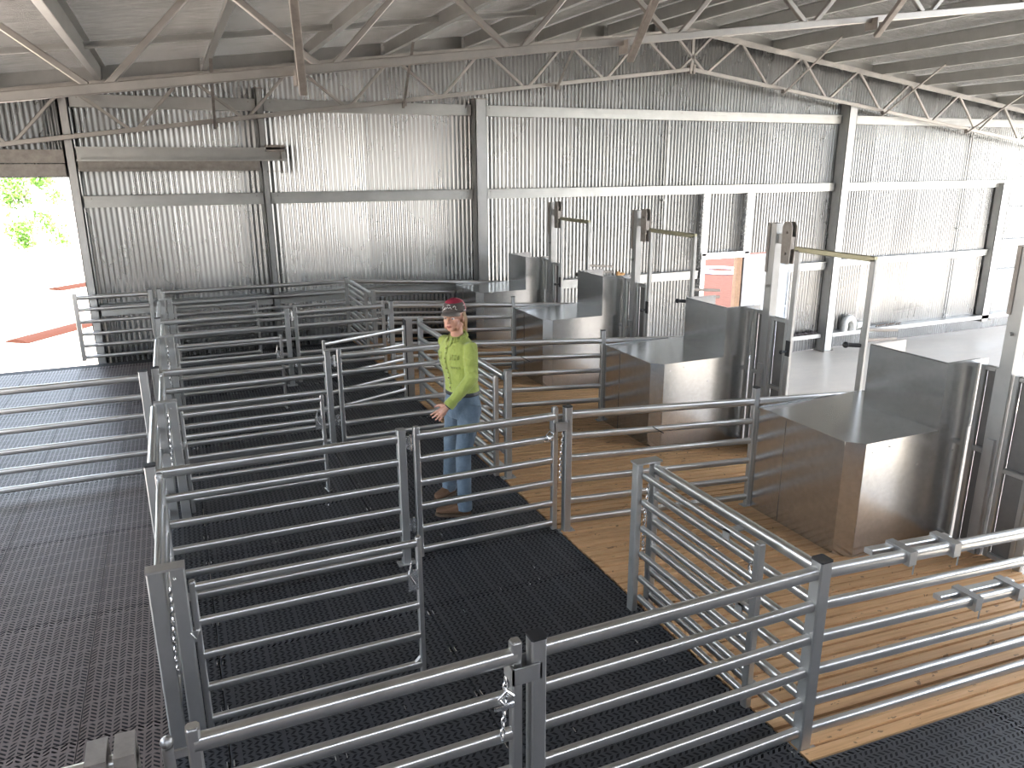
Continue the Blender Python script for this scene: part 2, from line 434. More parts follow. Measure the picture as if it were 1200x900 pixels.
# far truss: nodes read off the place
TF = [-2.3, -.77, .64, 2.0 , 3.36, 4.82, 6.34, 7.95]
BF = [-1.5, -.05, 1.10, 2.63, 4.21, 5.72, 7.28]
TF = [-3.77, -2.2, -.77, .6, 1.75, 3.36, 4.82, 6.34, 8.0]
def make_nodes(step, off):
    b = [RX - off - step*i for i in range(9)]; b = [x for x in b if x > -3.6]
    t_ = [x + step/2 for x in b] + [b[-1] - step/2]
    return t_, b
tl, bl = make_nodes(1.535, .32)
tr = [2*RX - x for x in tl]; br = [2*RX - x for x in bl]
def both(Y, label):
    t = truss(Y, label, tl, bl)
    # mirrored half
    ztc = lambda x: zt(x) - .03
    zbc = lambda x: 4.50 - .125*abs(x-RX)
    for k in range(len(br)):
        xb = br[k]
        for xt in (tr[k], tr[k+1]):
            s_ = .06 if xt > xb else -.06
            m = MB(); m.sweep(rrect(.045, .045), (xb+s_, Y, zbc(xb)+.02), (xt-s_*.6, Y, ztc(xt)-.02), up=(0,1,0)); t.part('web_member', m, truss_m)
both(12.65, 'long pitched lattice roof truss against the far corrugated wall')
both(6.15, 'large overhead lattice roof truss crossing the top of the picture')
both(-.35, 'lattice roof truss just behind the camera')
# fly braces between bottom chord and purlins
def brace(x, Y, purl, dy, label, mat=rustish):
    zb = 4.44 - .125*abs(x-RX)
    m = MB(); m.sweep([(0,0),(.04,0),(.04,.005),(.005,.005),(.005,.04),(0,.04)], (x, Y, zb-.06), (purl, Y+dy, zt(purl)+.03))
    m.box((x-.03, Y-.04, zb-.03), (x+.03, Y+.04, zb+.05))
    tag(m.build('fly_brace', mat, smooth=False), label, 'brace', 'fly braces of the roof trusses')
for i, (x, p) in enumerate(((.75, .70), (3.62, 3.38), (6.35, 6.05), (11.35, 11.23), (14.1, 13.93), (16.75, 16.6))):
    brace(x, 12.60, p, -1.5, 'thin steel fly brace under the far truss, %s from the left' % ['first','second','third','fourth','fifth','sixth'][i])
m = MB()
for i, (x, p) in enumerate(((.99, .74), (3.77, 3.42), (6.6, 6.1))):
    zb = 4.44 - .125*abs(x-RX)
    m = MB(); m.sweep(rrect(.06, .045), (x, 6.09, zb-.10), (p, 4.75, zt(p)+.05)); m.box((x-.05, 6.05, zb-.05), (x-.03, 6.2, zb+.06))
    tag(m.build('fly_brace', rustish), 'thick dark fly brace hanging on the near overhead truss, %s from the left' % ['first', 'second', 'third'][i], 'brace', 'fly braces of the roof trusses')

# columns
def column(x, z0, z1, w, d, label, y1=13.0, mat=galv_d):
    t = Thing('steel_column', label, 'column', (x, y1, z0), 'columns along the far wall')
    m = MB()
    # open C section seen from its flange, web facing left
    m.box((x-w/2, y1-d, z0), (x+w/2, y1-d+.012, z1)); m.box((x-w/2, y1-d, z0), (x-w/2+.012, y1, z1)); m.box((x-w/2, y1-.012, z0), (x+w/2, y1, z1))
    m.box((x+w/2-.012, y1-d, z0), (x+w/2, y1-d+.05, z1)); t.part('column_section', m, mat, smooth=False)
    m = MB(); m.box((x-w/2-.02, y1-d-.02, z1-.012), (x+w/2+.02, y1, z1+.004)); t.part('cap_plate', m, rustish, smooth=False)
    m = MB(); m.box((x-w/2-.05, y1-d-.05, z0), (x+w/2+.05, y1, z0+.015))
    for dx in (-1, 1): m.path([(x+dx*(w/2+.025), y1-d-.025, z0+.01), (x+dx*(w/2+.025), y1-d-.025, z0+.05)], .012, 6)
    t.part('base_plate', m, rustish, smooth=False)
column(5.0, GZ, 3.88, .20, .24, 'tall galvanised column on the far wall, left one of the two full-width columns')
column(13.42, GZ, 4.02, .22, .26, 'tall galvanised column on the far wall beside the bright wool room')
column(18.75, GZ+.25, 2.33, .26, .2, 'broad pale column at the right end of the far wall, under the middle girt')
column(1.42, GZ, 3.95, .10, .14, 'slim galvanised column on the far wall, right of the sliding door track')
column(-1.22, GZ, 3.82, .12, .14, 'slim galvanised door jamb column beside the bright left opening')
# thin rods
for x, z0, z1, lab in ((8.93, .5, 3.75, 'thin dark vertical conduit on the far wall behind the stands'), (17.5, -.95, 3.5, 'thin vertical rod on the bright right wall')):
    m = MB(); m.path([(x, 12.97, z0), (x, 12.97, z1)], .022, 8)
    for z in (z0+.1, (z0+z1)/2, z1-.1): m.box((x-.04, 12.95, z-.012), (x+.04, 13.03, z+.012))
    tag(m.build('wall_conduit', galv_d), lab, 'pipe')

# girts
def girt(x0, x1, zt_, h, label, y=12.93, mat=steel):
    t = Thing('wall_girt', label, 'girt', (x0, y, zt_), 'girts of the far wall')
    m = MB(); m.sweep([(0,-h),(.004,-h),(.004,-.0),(0,0)], (x0,y,zt_), (x1,y,zt_))
    m.box((x0, y-.03, zt_-.004), (x1, 13.03, zt_)); m.box((x0, y-.012, zt_-h*.52), (x1, y, zt_-h*.46)); m.box((x0, y, zt_-h), (x1, 13.03, zt_-h+.004))
    m.box((x0, y-.03, zt_-.02), (x1, y-.026, zt_))
    t.part('girt_section', m, mat, smooth=False)
    n = max(2, int((x1-x0)/2.6)); m = MB()
    for i in range(n):
        x = x0 + .1 + (x1-x0-.2)*i/(n-1)
        m.path([(x, y-.008, zt_-h*.25), (x, y+.004, zt_-h*.25)], .011, 6)
    t.part('bolt', m, rustish)
bays = [(-1.14, 1.36, 'left bay behind the pens'), (1.48, 4.88, 'second bay from the left'), (5.12, 13.28, 'long middle bay'), (13.56, 22, 'bright right bay')]
for x0, x1, nm in bays:
    girt(x0, x1, 3.79, .17, 'pale horizontal wall girt of the %s, topmost' % nm)
    girt(x0, x1, 2.40, .17, 'pale horizontal wall girt of the %s, middle one' % nm)
for x0, x1, nm in bays[:2]: girt(x0, x1, .80, .17, 'pale horizontal wall girt of the %s, lowest one' % nm)
girt(5.12, 9.8, .70, .17, 'lowest wall girt behind the four stands')
girt(11.75, 13.28, .70, .17, 'short low wall girt right of the far doorway')
girt(13.56, 18.6, .73, .15, 'low wall girt on the bright right wall')
for z, n_ in ((1.75, 'upper'), (.95, 'middle'), (.2, 'lower')):
    girt(18.9, 22, z, .10, 'short %s girt right of the broad pale column' % n_)
# sliding door head: track, header
t = Thing('sliding_door_track', 'long steel sliding door track box above the left bay of corrugated wall', 'door track', (-1.14, 12.8, 2.77))
m = MB(); m.sweep(csec(.20, .12, .005, .03, -1), (1.75, 12.86, 2.98), (-1.14, 12.86, 2.98)); t.part('head_beam', m, steel, smooth=False)
m = MB(); m.box((-1.14, 12.76, 2.74), (1.35, 12.88, 2.745)); m.box((-1.14, 12.875, 2.74), (1.35, 12.88, 2.88)); m.box((-1.14, 12.76, 2.74), (1.35, 12.765, 2.77)); t.part('track', m, rustish, smooth=False)
m = MB(); m.box((1.66, 12.72, 2.70), (1.67, 12.9, 3.1)); m.box((1.44, 12.74, 2.72), (1.67, 12.9, 2.73)); m.box((1.44, 12.74, 3.02), (1.72, 12.9, 3.12)); t.part('end_bracket', m, rustish, smooth=False)
t = Thing('door_header', 'banded steel header above the bright left opening', 'header', (-2.6, 12.9, 2.66))
m = MB(); m.box((-4, 12.85, 2.86), (-1.3, 12.98, 3.04)); t.part('upper_channel', m, rustish, smooth=False)
m = MB(); m.box((-4, 12.80, 2.68), (-1.3, 12.96, 2.845)); t.part('lower_channel', m, rustish, smooth=False)
# door in the far wall
def stud(x, label):
    m = MB(); m.sweep(csec(.13, .10, .004, .02), (x, 12.9, 1.0), (x, 12.9, 2.24), up=(1,0,0)); m.box((x-.07, 12.84, 1.0), (x+.05, 12.845, 2.24))
    tag(m.build('wall_stud', chrome, smooth=False), label, 'stud', 'studs above the far doorway')
stud(9.88, 'pale vertical stud above the left side of the far doorway'); stud(10.98, 'pale vertical stud above the right side of the far doorway')
m = MB(); m.box((9.82, 12.84, .93), (11.04, 12.98, 1.05)); struct(m.build('trim_4', chrome, smooth=False))
m = MB(); m.box((9.84, 12.88, GZ), (9.94, 13.03, .95)); struct(m.build('trim_5', chrome, smooth=False))
tim = plain('door_jamb_timber', (.55,.33,.20), .6)
m = MB(); m.box((10.80, 12.92, GZ), (10.93, 13.03, .95)); struct(m.build('trim_6', tim, smooth=False))
m = MB(); m.box((10.98, 12.94, GZ), (12.28, 12.98, .96)); m.box((10.98, 12.92, GZ), (11.03, 12.99, .96)); m.box((12.23, 12.92, GZ), (12.28, 12.99, .96)); m.box((11.03,12.92,-.25),(12.23,12.99,-.2))
door = struct(m.build('door_1', plain('pale_door_panel', (.72,.76,.80), .45), smooth=False))
# sill ledge on the bright wall and things on it
m = MB(); m.box((13.56, 12.80, -1.02), (22, 13.03, -.93)); m.box((12.3, 12.84, -1.02), (13.28, 13.03, -.93)); struct(m.build('trim_7', steel, smooth=False))
w_pl = plain('white_plastic_pipe', (.80,.80,.76), .4)
pts = [(14.02, 12.9, -.93)] + [(14.02 + .13 - .13*math.cos(a), 12.9, -.78 + .13*math.sin(a)) for a in [i*PI/8 for i in range(9)]] + [(14.28, 12.9, -.93)]
m = MB(); m.path(pts, .085, 12); m.path([(14.38,12.9,-.845),(14.62,12.9,-.845)], .085, 12)
tag(m.build('pipe_elbow', w_pl), 'white plastic pipe bend lying on the sill of the bright wall', 'pipe fitting')
m = MB()
for i in range(7):
    x = 12.55+.1*i; m.ball((x, 12.9, -.905), (.07, .05, .03+.02*(i % 2)), 8, 5)
tag(m.build('glove', plain('dark_leather', (.05,.04,.04), .7)), 'crumpled dark work glove on the sill left of the column', 'glove')
m = MB()
for i in range(8): m.path([(15.0+.11*i, 12.86+.03*(i%3), -.915), (15.12+.11*i, 12.93, -.90)], .014, 6)
tag(m.build('offcut', plain('offcut_brown', (.16,.11,.08), .8)), 'strip of small brown offcuts lying on the bright sill', 'offcut')
m = MB(); pts = [(18.98,12.9,.955),(19.05,12.88,1.15),(19.2,12.86,1.35),(19.4,12.86,1.36)]
m.path(pts, .014, 6); tag(m.build('bent_rod', steel), 'thin bent steel rod beside the broad pale column', 'rod')
m = MB(); m.ball((7.95, 12.9, .735), (.09,.04,.035), 10, 6); m.ball((7.88,12.9,.75), (.05,.04,.05), 8, 6)
tag(m.build('rag', plain('orange_rag', (.75,.42,.18), .8)), 'small orange rag on the low girt behind the second farthest box', 'rag')
# fine wire rack sketch marks near the sill
m = MB()
for i in range(3): m.path([(15.9+.2*i, 12.93, -.8), (15.95+.2*i, 12.93, -.45)], .006, 5)
m.path([(15.7,12.93,-.62),(16.6,12.93,-.58)], .006, 5)
tag(m.build('wire_rack', rustish), 'small wire rack standing on the sill of the bright wall', 'rack')

# ------------------------------------------------------------------ yard fences
TZ = [1.0, .82, .64, .455, .28, .11]
def rail(t, p, q, big=False, mat=galv, w=None, h=None, name='rail'):
    w = w or (.050 if big else .040); h = h or (.062 if big else .052)
    p = Vector(p) - Vector((0,0,h/2)); q = Vector(q) - Vector((0,0,h/2))
    m = MB(); m.sweep(sup(w, h, 16, 3), p, q); return t.part(name, m, mat)
def post_geo(x, y, z0, z1, s=.065, s2=None):
    m = MB(); m.sweep(rrect(s, s2 or s, .007), (x, y, z0), (x, y, z1), up=(0,1,0)); return m
def fence_post(x, y, label, z0=None, z1=None, s=.065, cap=black, group='square fence posts'):
    z0 = dz(x) if z0 is None else z0; z1 = z0 + 1.03 if z1 is None else z1
    t = Thing('fence_post', label, 'fence post', (x, y, z0), group)
    t.part('post_tube', post_geo(x, y, z0, z1, s), galv_d)
    m = MB(); m.sweep(rrect(s+.004, s+.004, .007), (x, y, z1), (x, y, z1+.008), up=(0,1,0)); t.part('post_cap', m, cap, label='black plastic cap' if cap == black else None)
    m = MB(); m.box((x-s/2-.035, y-s/2-.01, z0), (x+s/2+.035, y+s/2+.01, z0+.008))
    m.path([(x+s/2+.02, y, z0), (x+s/2+.02, y, z0+.02)], .009, 6); m.path([(x-s/2-.02, y, z0), (x-s/2-.02, y, z0+.02)], .009, 6)
    t.part('base_plate', m, galv_d)
    return t
def panel(name, label, p, q, zs=TZ, stiles=(0, 0), cat='fence panel', group='fence panels of steel rail', st=.045, hgt=None, slope=True, thin=False, loc=None):
    """rails from p to q (x,y); z follows the floor; optional end stiles"""
    f = dz if slope else (lambda x: 0)
    t = Thing(name, label, cat, (p[0], p[1], f(p[0])), group)
    for i, z in enumerate(zs):
        rail(t, (p[0], p[1], z + f(p[0])), (q[0], q[1], z + f(q[0])), i == 0 and not thin, w=.032 if thin else None, h=.042 if thin else None)
    top = (hgt or zs[0] + .015)
    for e, pt in zip(stiles, (p, q)):
        if e:
            m = MB(); m.sweep(rrect(st, st, .007), (pt[0], pt[1], f(pt[0]) + .035), (pt[0], pt[1], f(pt[0]) + top), up=(0,1,0))
            m.sweep(rrect(st*.8, st*.8, .006), (pt[0], pt[1], f(pt[0]) + top), (pt[0], pt[1], f(pt[0]) + top + .008), up=(0,1,0))
            t.part('end_stile', m, galv)
    return t
def link_ring(c, a, b, r, axis, n=10):
    u = {'x': (Vector((0,1,0)), Vector((0,0,1))), 'y': (Vector((1,0,0)), Vector((0,0,1)))}[axis]
    return [Vector(c) + u[0]*a*math.cos(2*PI*i/n) + u[1]*b*math.sin(2*PI*i/n) for i in range(n)]
def chain(t, x, y, z1, z0, sway=.01):
    m = MB(); z = z1; i = 0
    while z > z0:
        m.path(link_ring((x + sway*math.sin(z*9), y, z), .009, .017, 0, 'xy'[i % 2]), .0032, 5, closed=True); z -= .026; i += 1
    return t.part('latch_chain', m, chrome)
def latch(t, x, y, z, sgn=1):
    m = MB(); m.box((x-.05*sgn, y-.045, z-.035), (x+.075*sgn, y-.037, z+.035)); m.box((x-.05*sgn, y-.045, z-.035), (x-.042*sgn, y+.04, z+.035)); m.box((x+.067*sgn, y-.045, z-.035), (x+.075*sgn, y+.04, z+.035)); m.box((x-.05*sgn, y+.037, z-.035), (x+.075*sgn, y+.045, z+.035))
    return t.part('latch_band', m, galv_d, smooth=False)
def hinge(t, x, y, z, dx=.05):
    m = MB(); m.box((x, y-.006, z-.05), (x+dx, y+.006, z+.05)); m.path([(x+dx/2, y-.012, z-.06), (x+dx/2, y-.012, z+.06)], .009, 8)
    return t.part('hinge', m, chrome)
def slam(t, x, y, z, a=(0,1)):
    m = MB(); m.path([(x,y,z),(x-.03,y,z+.03),(x-.06,y,z),(x-.04,y,z-.03),(x,y,z-.03)], .006, 6); m.box((x-.08,y-.004,z-.05),(x,y+.004,z-.035))
    return t.part('slam_latch', m, chrome)
ROW = {'A': 2.35, 'B': 4.92, 'C': 7.52, 'D': 10.12, 'E': 12.65}
nm = {'A': 'nearest row', 'B': 'second row before the person', 'C': 'third row behind the person', 'D': 'fourth row back', 'E': 'far row along the corrugated wall'}
rn = {'A': 'nearest', 'B': 'second', 'C': 'third', 'D': 'fourth', 'E': 'fifth'}
# row A
t = panel('pen_gate', 'steel rail gate at the bottom of the picture, chained at its right end', (-.13, 2.35), (1.03, 2.35), stiles=(1,1), cat='gate', group='steel rail gates', hgt=1.03)
latch(t, 1.05, 2.35, .90); chain(t, .96, 2.31, .90, .62); slam(t, 1.0, 2.30, .83)
m = MB(); m.path([(-.21, 2.35, .3), (-.21, 2.35, .98)], .018, 10); m.ball((-.21, 2.35, 1.0), .022, 8, 6); m.box((-.2, 2.345, .93), (-.15, 2.355, .96)); m.box((-.2, 2.345, .4), (-.15, 2.355, .43)); t.part('hinge_pin', m, galv_d)
fence_post(1.12, 2.35, 'square black-capped post at the bottom centre beside the chained gate')
panel('yard_fence', 'fixed six-rail panel at the bottom right, ending at the black-capped corner post', (1.15, 2.35), (2.56, 2.35), slope=False)
fence_post(2.59, 2.35, 'black-capped corner post where mat and timber floor meet, bottom right', z0=-.02, z1=1.03, s=.07)
t = panel('yard_fence', 'sloping six-rail catching pen divider at the right edge, closest to the camera', (2.62, 2.35), (5.6, 2.35))
for (xa, xb, zz) in ((2.98, 3.55, TZ[0]), (3.55, 4.15, TZ[2])):
    m = MB(); z_ = lambda x: zz + dz(x)
    m.sweep(rrect(.05, .03, .005), (xa, 2.43, z_(xa)-.02), (xb, 2.43, z_(xb)-.02))
    t.part('slide_bolt', m, galv)
    for x in (xa+.15, xb-.1):
        m = MB(); m.box((x, 2.31, z_(x)-.07), (x+.05, 2.46, z_(x)+.006)); m.path([(x+.02,2.30,z_(x)-.06),(x+.02,2.30,z_(x)-.11)], .004, 5); t.part('sleeve', m, galv_d)
# race at the left of row A
t = panel('yard_fence', 'short race rail entering at the bottom left corner with two sliding sleeves', (-.30, 2.35), (-3.5, 2.35), zs=[1.0, .64, .28], slope=False)
m = MB()
for x0, x1 in ((-.44, -.38), (-.36, -.30)):
    m = MB(); m.box((x0, 2.29, .80), (x1, 2.41, 1.035)); m.box((x0-.003, 2.285, .955), (x1+.003, 2.415, .965)); t.part('sleeve', m, rustish)
# left boundary posts and rows B..D
fence_post(-.30, 2.35, 'left boundary post at the bottom left behind the sliding sleeves', z1=.78, s=.055)
for r, xm, xg in (('B', 1.29, 1.40), ('C', 1.26, 1.375), ('D', 1.22, 1.33)):
    Y = ROW[r]
    t = fence_post(-.30, Y, 'left boundary post of the %s' % nm[r], s=.065)
    panel('yard_fence', 'fixed six-rail fence on the left half of the %s' % nm[r], (-.27, Y), (xm, Y), slope=False)
    fence_post(xm, Y, 'square post mid-way along the %s' % nm[r], s=.06, cap=galv_d)
    t = panel('pen_gate', 'closed steel gate, right half of the %s' % nm[r], (xg, Y), (2.49, Y), stiles=(1,1), cat='gate', group='steel rail gates', hgt=1.035)
    for z in (.93, .3): hinge(t, xm+.03, Y, z, xg-xm-.04)
    latch(t, 2.52, Y, .89); chain(t, 2.545, Y-.02, .9, .45); slam(t, 2.46, Y-.04, .84)
    fence_post(2.60, Y, 'square post at the timber floor edge in the %s' % nm[r], z0=-.01, z1=1.03, s=.06)
for r in 'BCD':
    Y = ROW[r]
    t = panel('yard_fence', 'sloping divider running right from the %s to a metal box' % nm[r], (2.63, Y), (4.393, Y))
    rail(t, (4.447, Y, TZ[0]+dz(4.4)), (5.62, Y, TZ[0]+dz(5.62)), True)
    for xx in (3.35, 3.42):
        m = MB(); m.path([(xx-.06, Y-.03, TZ[1]+dz(xx)+.01), (xx, Y-.035, TZ[1]+dz(xx)-.03), (xx+.05, Y-.03, TZ[1]+dz(xx)-.06)], .004, 5)
    t.part('wire_tie', m, black)
    fence_post(4.42, Y, 'short square post against the metal box of the %s' % nm[r], z1=.96, s=.05)
# row E
Y = ROW['E']
panel('yard_fence', 'far six-rail panel along the corrugated wall between its two dark posts', (-.30, Y), (2.50, Y), slope=False)
panel('yard_fence', 'short far six-rail panel beside the bright left opening', (-1.43, Y), (-.42, Y), stiles=(1,0), slope=False, hgt=1.03, st=.06)
t = panel('yard_fence', 'far sloping divider in the back corner leading to the most distant metal box', (2.55, Y), (4.40, Y)); rail(t, (4.40, Y, TZ[0]+dz(4.4)), (5.62, Y, TZ[0]+dz(5.62)), True)
for x, l in ((-.43, 'left post of the pair on the far row'), (-.31, 'right post of the pair on the far row'), (2.52, 'far corner post of the timber floor')): fence_post(x, Y, l, s=.06)
# left lane fence going out of frame
t = panel('yard_fence', 'long six-rail panel crossing the dusty mats at the left edge', (-.42, 7.44), (-3.5, 7.44), slope=False)
fence_post(-.40, 7.44, 'dark post at the right end of the long left panel', s=.075)
# boundary along x=-.3 : fixed panels, double posts, slide gates, and swung inner gates
segs = {'A': (2.35, 3.56), 'B': (4.92, 6.40), 'C': (7.52, 9.05), 'D': (10.12, 11.70)}
endy = {'A': 4.92, 'B': 7.52, 'C': 10.12, 'D': 12.65}
bay = {'A': 'nearest pen', 'B': 'second pen', 'C': 'third pen', 'D': 'farthest pen'}
for r, (y0, y1) in segs.items():
    b = bay[r]
    if r != 'A': panel('yard_fence', 'fixed left side panel of the %s, seen end on' % b, (-.30, y0+.03), (-.30, y1-.03), slope=False)
    t = Thing('double_post', 'pair of joined square posts under one cap on the left side of the %s' % b, 'fence post', (-.24, y1, 0), 'double posts')
    for x in (-.262, -.168):
        t.part('post_tube', post_geo(x, y1, 0, 1.005, .072, .06), galv_d)
    m = MB(); m.box((-.30, y1-.036, 1.005), (-.13, y1+.036, 1.016)); m.ball((-.18, y1-.035, .96), .008, 6, 4); t.part('cap_plate', m, galv)
    t2 = panel('sliding_gate', 'narrow sliding gate on the left side of the %s, seen end on' % b, (-.255, y1+.07), (-.255, endy[r]-.06), zs=[.97,.79,.61,.43,.26,.12], stiles=(0,1), cat='gate', group='sliding side gates', slope=False, thin=True)
    chain(t2, -.215, y1-.02, .9, .45)
    g = panel('pen_gate', 'steel rail gate swung open inside the %s' % b, (-.11, y1), (1.0, y1), zs=[.90,.715,.53,.345,.16], stiles=(1,1), cat='gate', group='swung inner gates', slope=False, st=.032, thin=True, hgt=.91)
    m = MB(); m.box((.93, y1-.03, .62), (.985, y1-.024, .74)); m.path([(.955,y1-.035,.80),(.935,y1-.035,.72),(.965,y1-.035,.66)], .005, 6); g.part('slam_latch', m, chrome)
    m = MB(); m.path([(.97,y1,.06),(1.0,y1,.02),(1.03,y1,.03)], .006, 6); m.sweep(rrect(.02,.008,.002),(.92,y1,.12),(1.0,y1,.2)); g.part('drop_bolt', m, galv)
    m = MB(); m.path([(-.145,y1-.03,.66),(-.12,y1-.03,.62),(-.10,y1-.03,.66)], .005, 6); m.box((-.145,y1-.02,.60),(-.10,y1+.02,.66)); g.part('hinge', m, galv)
# timber edge line x=2.55
t = Thing('double_post', 'capped double post at the near timber floor gateway', 'fence post', (2.54, 3.74, 0), 'double posts')
for x in (2.475, 2.60): t.part('post_tube', post_geo(x, 3.74, 0, 1.02, .045, .065), galv_d)
m = MB(); m.box((2.445, 3.70, 1.02), (2.63, 3.78, 1.032)); t.part('cap_plate', m, galv); chain(t, 2.535, 3.72, .86, .4)
panel('yard_fence', 'heavy-railed panel beside the near timber gateway, running to the corner post', (2.60, 3.71), (2.60, 2.38), slope=False)
t = panel('sliding_gate', 'thin-railed sliding gate drawn back beside the near timber gateway', (2.50, 3.70), (2.50, 2.66), zs=[.97,.79,.61,.43,.26,.12], stiles=(0,1), cat='gate', group='sliding side gates', slope=False, thin=True)
for yy, z in ((2.86, .97), (2.72, .62)):
    m = MB(); m.box((2.47, yy, z-.02), (2.63, yy+.05, z-.012)); m.box((2.47, yy, z-.06), (2.478, yy+.05, z-.012)); t.part('guide_strap', m, galv_d)
m = MB(); m.path(link_ring((2.505, 2.70, .82), .03, .035, 0, 'x'), .007, 6, closed=True); t.part('pull_ring', m, chrome)
for (ya, yb, l1, l2) in ((6.08, 7.49, 'panel on the timber edge right behind the person', 'sliding gate drawn back behind the person'), (8.76, 7.55, 'panel on the timber edge left of the cap', None), (11.12, 12.6, 'far panel on the timber edge near the corrugated wall', 'far sliding gate drawn back near the corrugated wall')):
    panel('yard_fence', 'six-rail ' + l1, (2.58, ya+.03*(1 if yb > ya else -1)), (2.58, yb), slope=False)
    fence_post(2.60, ya, 'end post of the ' + l1, s=.06, z0=0, cap=galv_d)
    if l2: panel('sliding_gate', 'thin-railed ' + l2, (2.49, ya+.02), (2.49, yb-.25), zs=[.97,.79,.61,.43,.26,.12], stiles=(1,0), cat='gate', group='sliding side gates', slope=False, thin=True)
t = Thing('gate_channel', 'bright upright channel where the diagonal gate hangs left of the cap', 'channel post', (2.47, 8.76, 0))
m = MB(); m.sweep(csec(.09, .05, .006, .02), (2.47, 8.80, .0), (2.47, 8.80, 1.03), up=(1,0,0)); t.part('channel', m, galv, smooth=False)
m = MB(); m.box((2.405, 8.72, .02), (2.415, 8.84, 1.03)); t.part('rubber_strip', m, black, smooth=False)
panel('pen_gate', 'steel rail gate swung diagonally across the pen left of the cap', (2.38, 8.72), (1.36, 8.28), zs=[.95,.76,.58,.39,.20], stiles=(1,1), cat='gate', group='swung inner gates', slope=False, thin=True, st=.035)

# ------------------------------------------------------------------ catching pen boxes and stand frames
XP = 5.66
bn = {'B': 'large nearest', 'C': 'second', 'D': 'third', 'E': 'most distant'}
for r in 'BCDE':
    R = ROW[r] - .035
    t = Thing('chute_box', '%s galvanised sheet metal stepped box on the timber floor' % bn[r], 'metal box', (4.42, R, dz(4.42)), 'stepped sheet metal boxes')
    poly = [(4.43, R), (4.43, R-.95), (4.53, R-1.05), (XP-.02, R-1.05), (XP-.02, R)]
    zb = lambda x, y: dz(x) + .002
    m = MB(); n = len(poly)
    vs = [(x, y, zb(x, y)) for x, y in poly] + [(x, y, .795) for x, y in poly]
    m.add(vs, [(i, (i+1) % n, n+(i+1) % n, n+i) for i in range(n)], 0)
    t.part('side_sheet', m, sheet, smooth=False)
    m = MB(); m.prism([(x, y) for x, y in poly], .795, .80, 0)
    m.box((4.43, R-.012, .80), (XP-.36, R, .806)); t.part('top_sheet', m, sheet, smooth=False)
    m = MB()
    m.box((4.425, R-.335, zb(4.43,0)+.01), (4.431, R-.33, .79))                  # lapped seam
    m.box((4.424, R-.95, .775), (4.431, R, .80)); m.box((4.53, R-1.056, .775), (XP-.4, R-1.05, .80))
    m.box((4.53, R-1.055, zb(4.5,0)+.0), (4.60, R-1.05, .775)); 
    t.part('folded_flange', m, sheet, smooth=False)
    m = MB(); X0 = 5.29; t_ = .004
    m.box((X0, R-1.05, .80), (X0+t_, R-.32, 1.335)); m.box((X0, R-1.052, .78), (XP+.08, R-1.048, 1.335)); m.box((X0, R-.324, .80), (XP+.05, R-.32, 1.335))
    m.box((X0-.004, R-1.054, .80), (X0+.01, R-1.04, 1.338)); m.box((X0, R-1.05, 1.33), (X0+.02, R-.32, 1.336)); m.box((X0, R-1.05, 1.33), (XP, R-1.03, 1.336))
    t.part('upper_shroud', m, sheet, smooth=False)
    m = MB()
    for (x, z) in ((4.60, .72), (4.78, .74), (5.1, .55), (5.5, .6)): m.ball((x, R-1.056, z), .006, 6, 4)
    t.part('rivet', m, chrome)
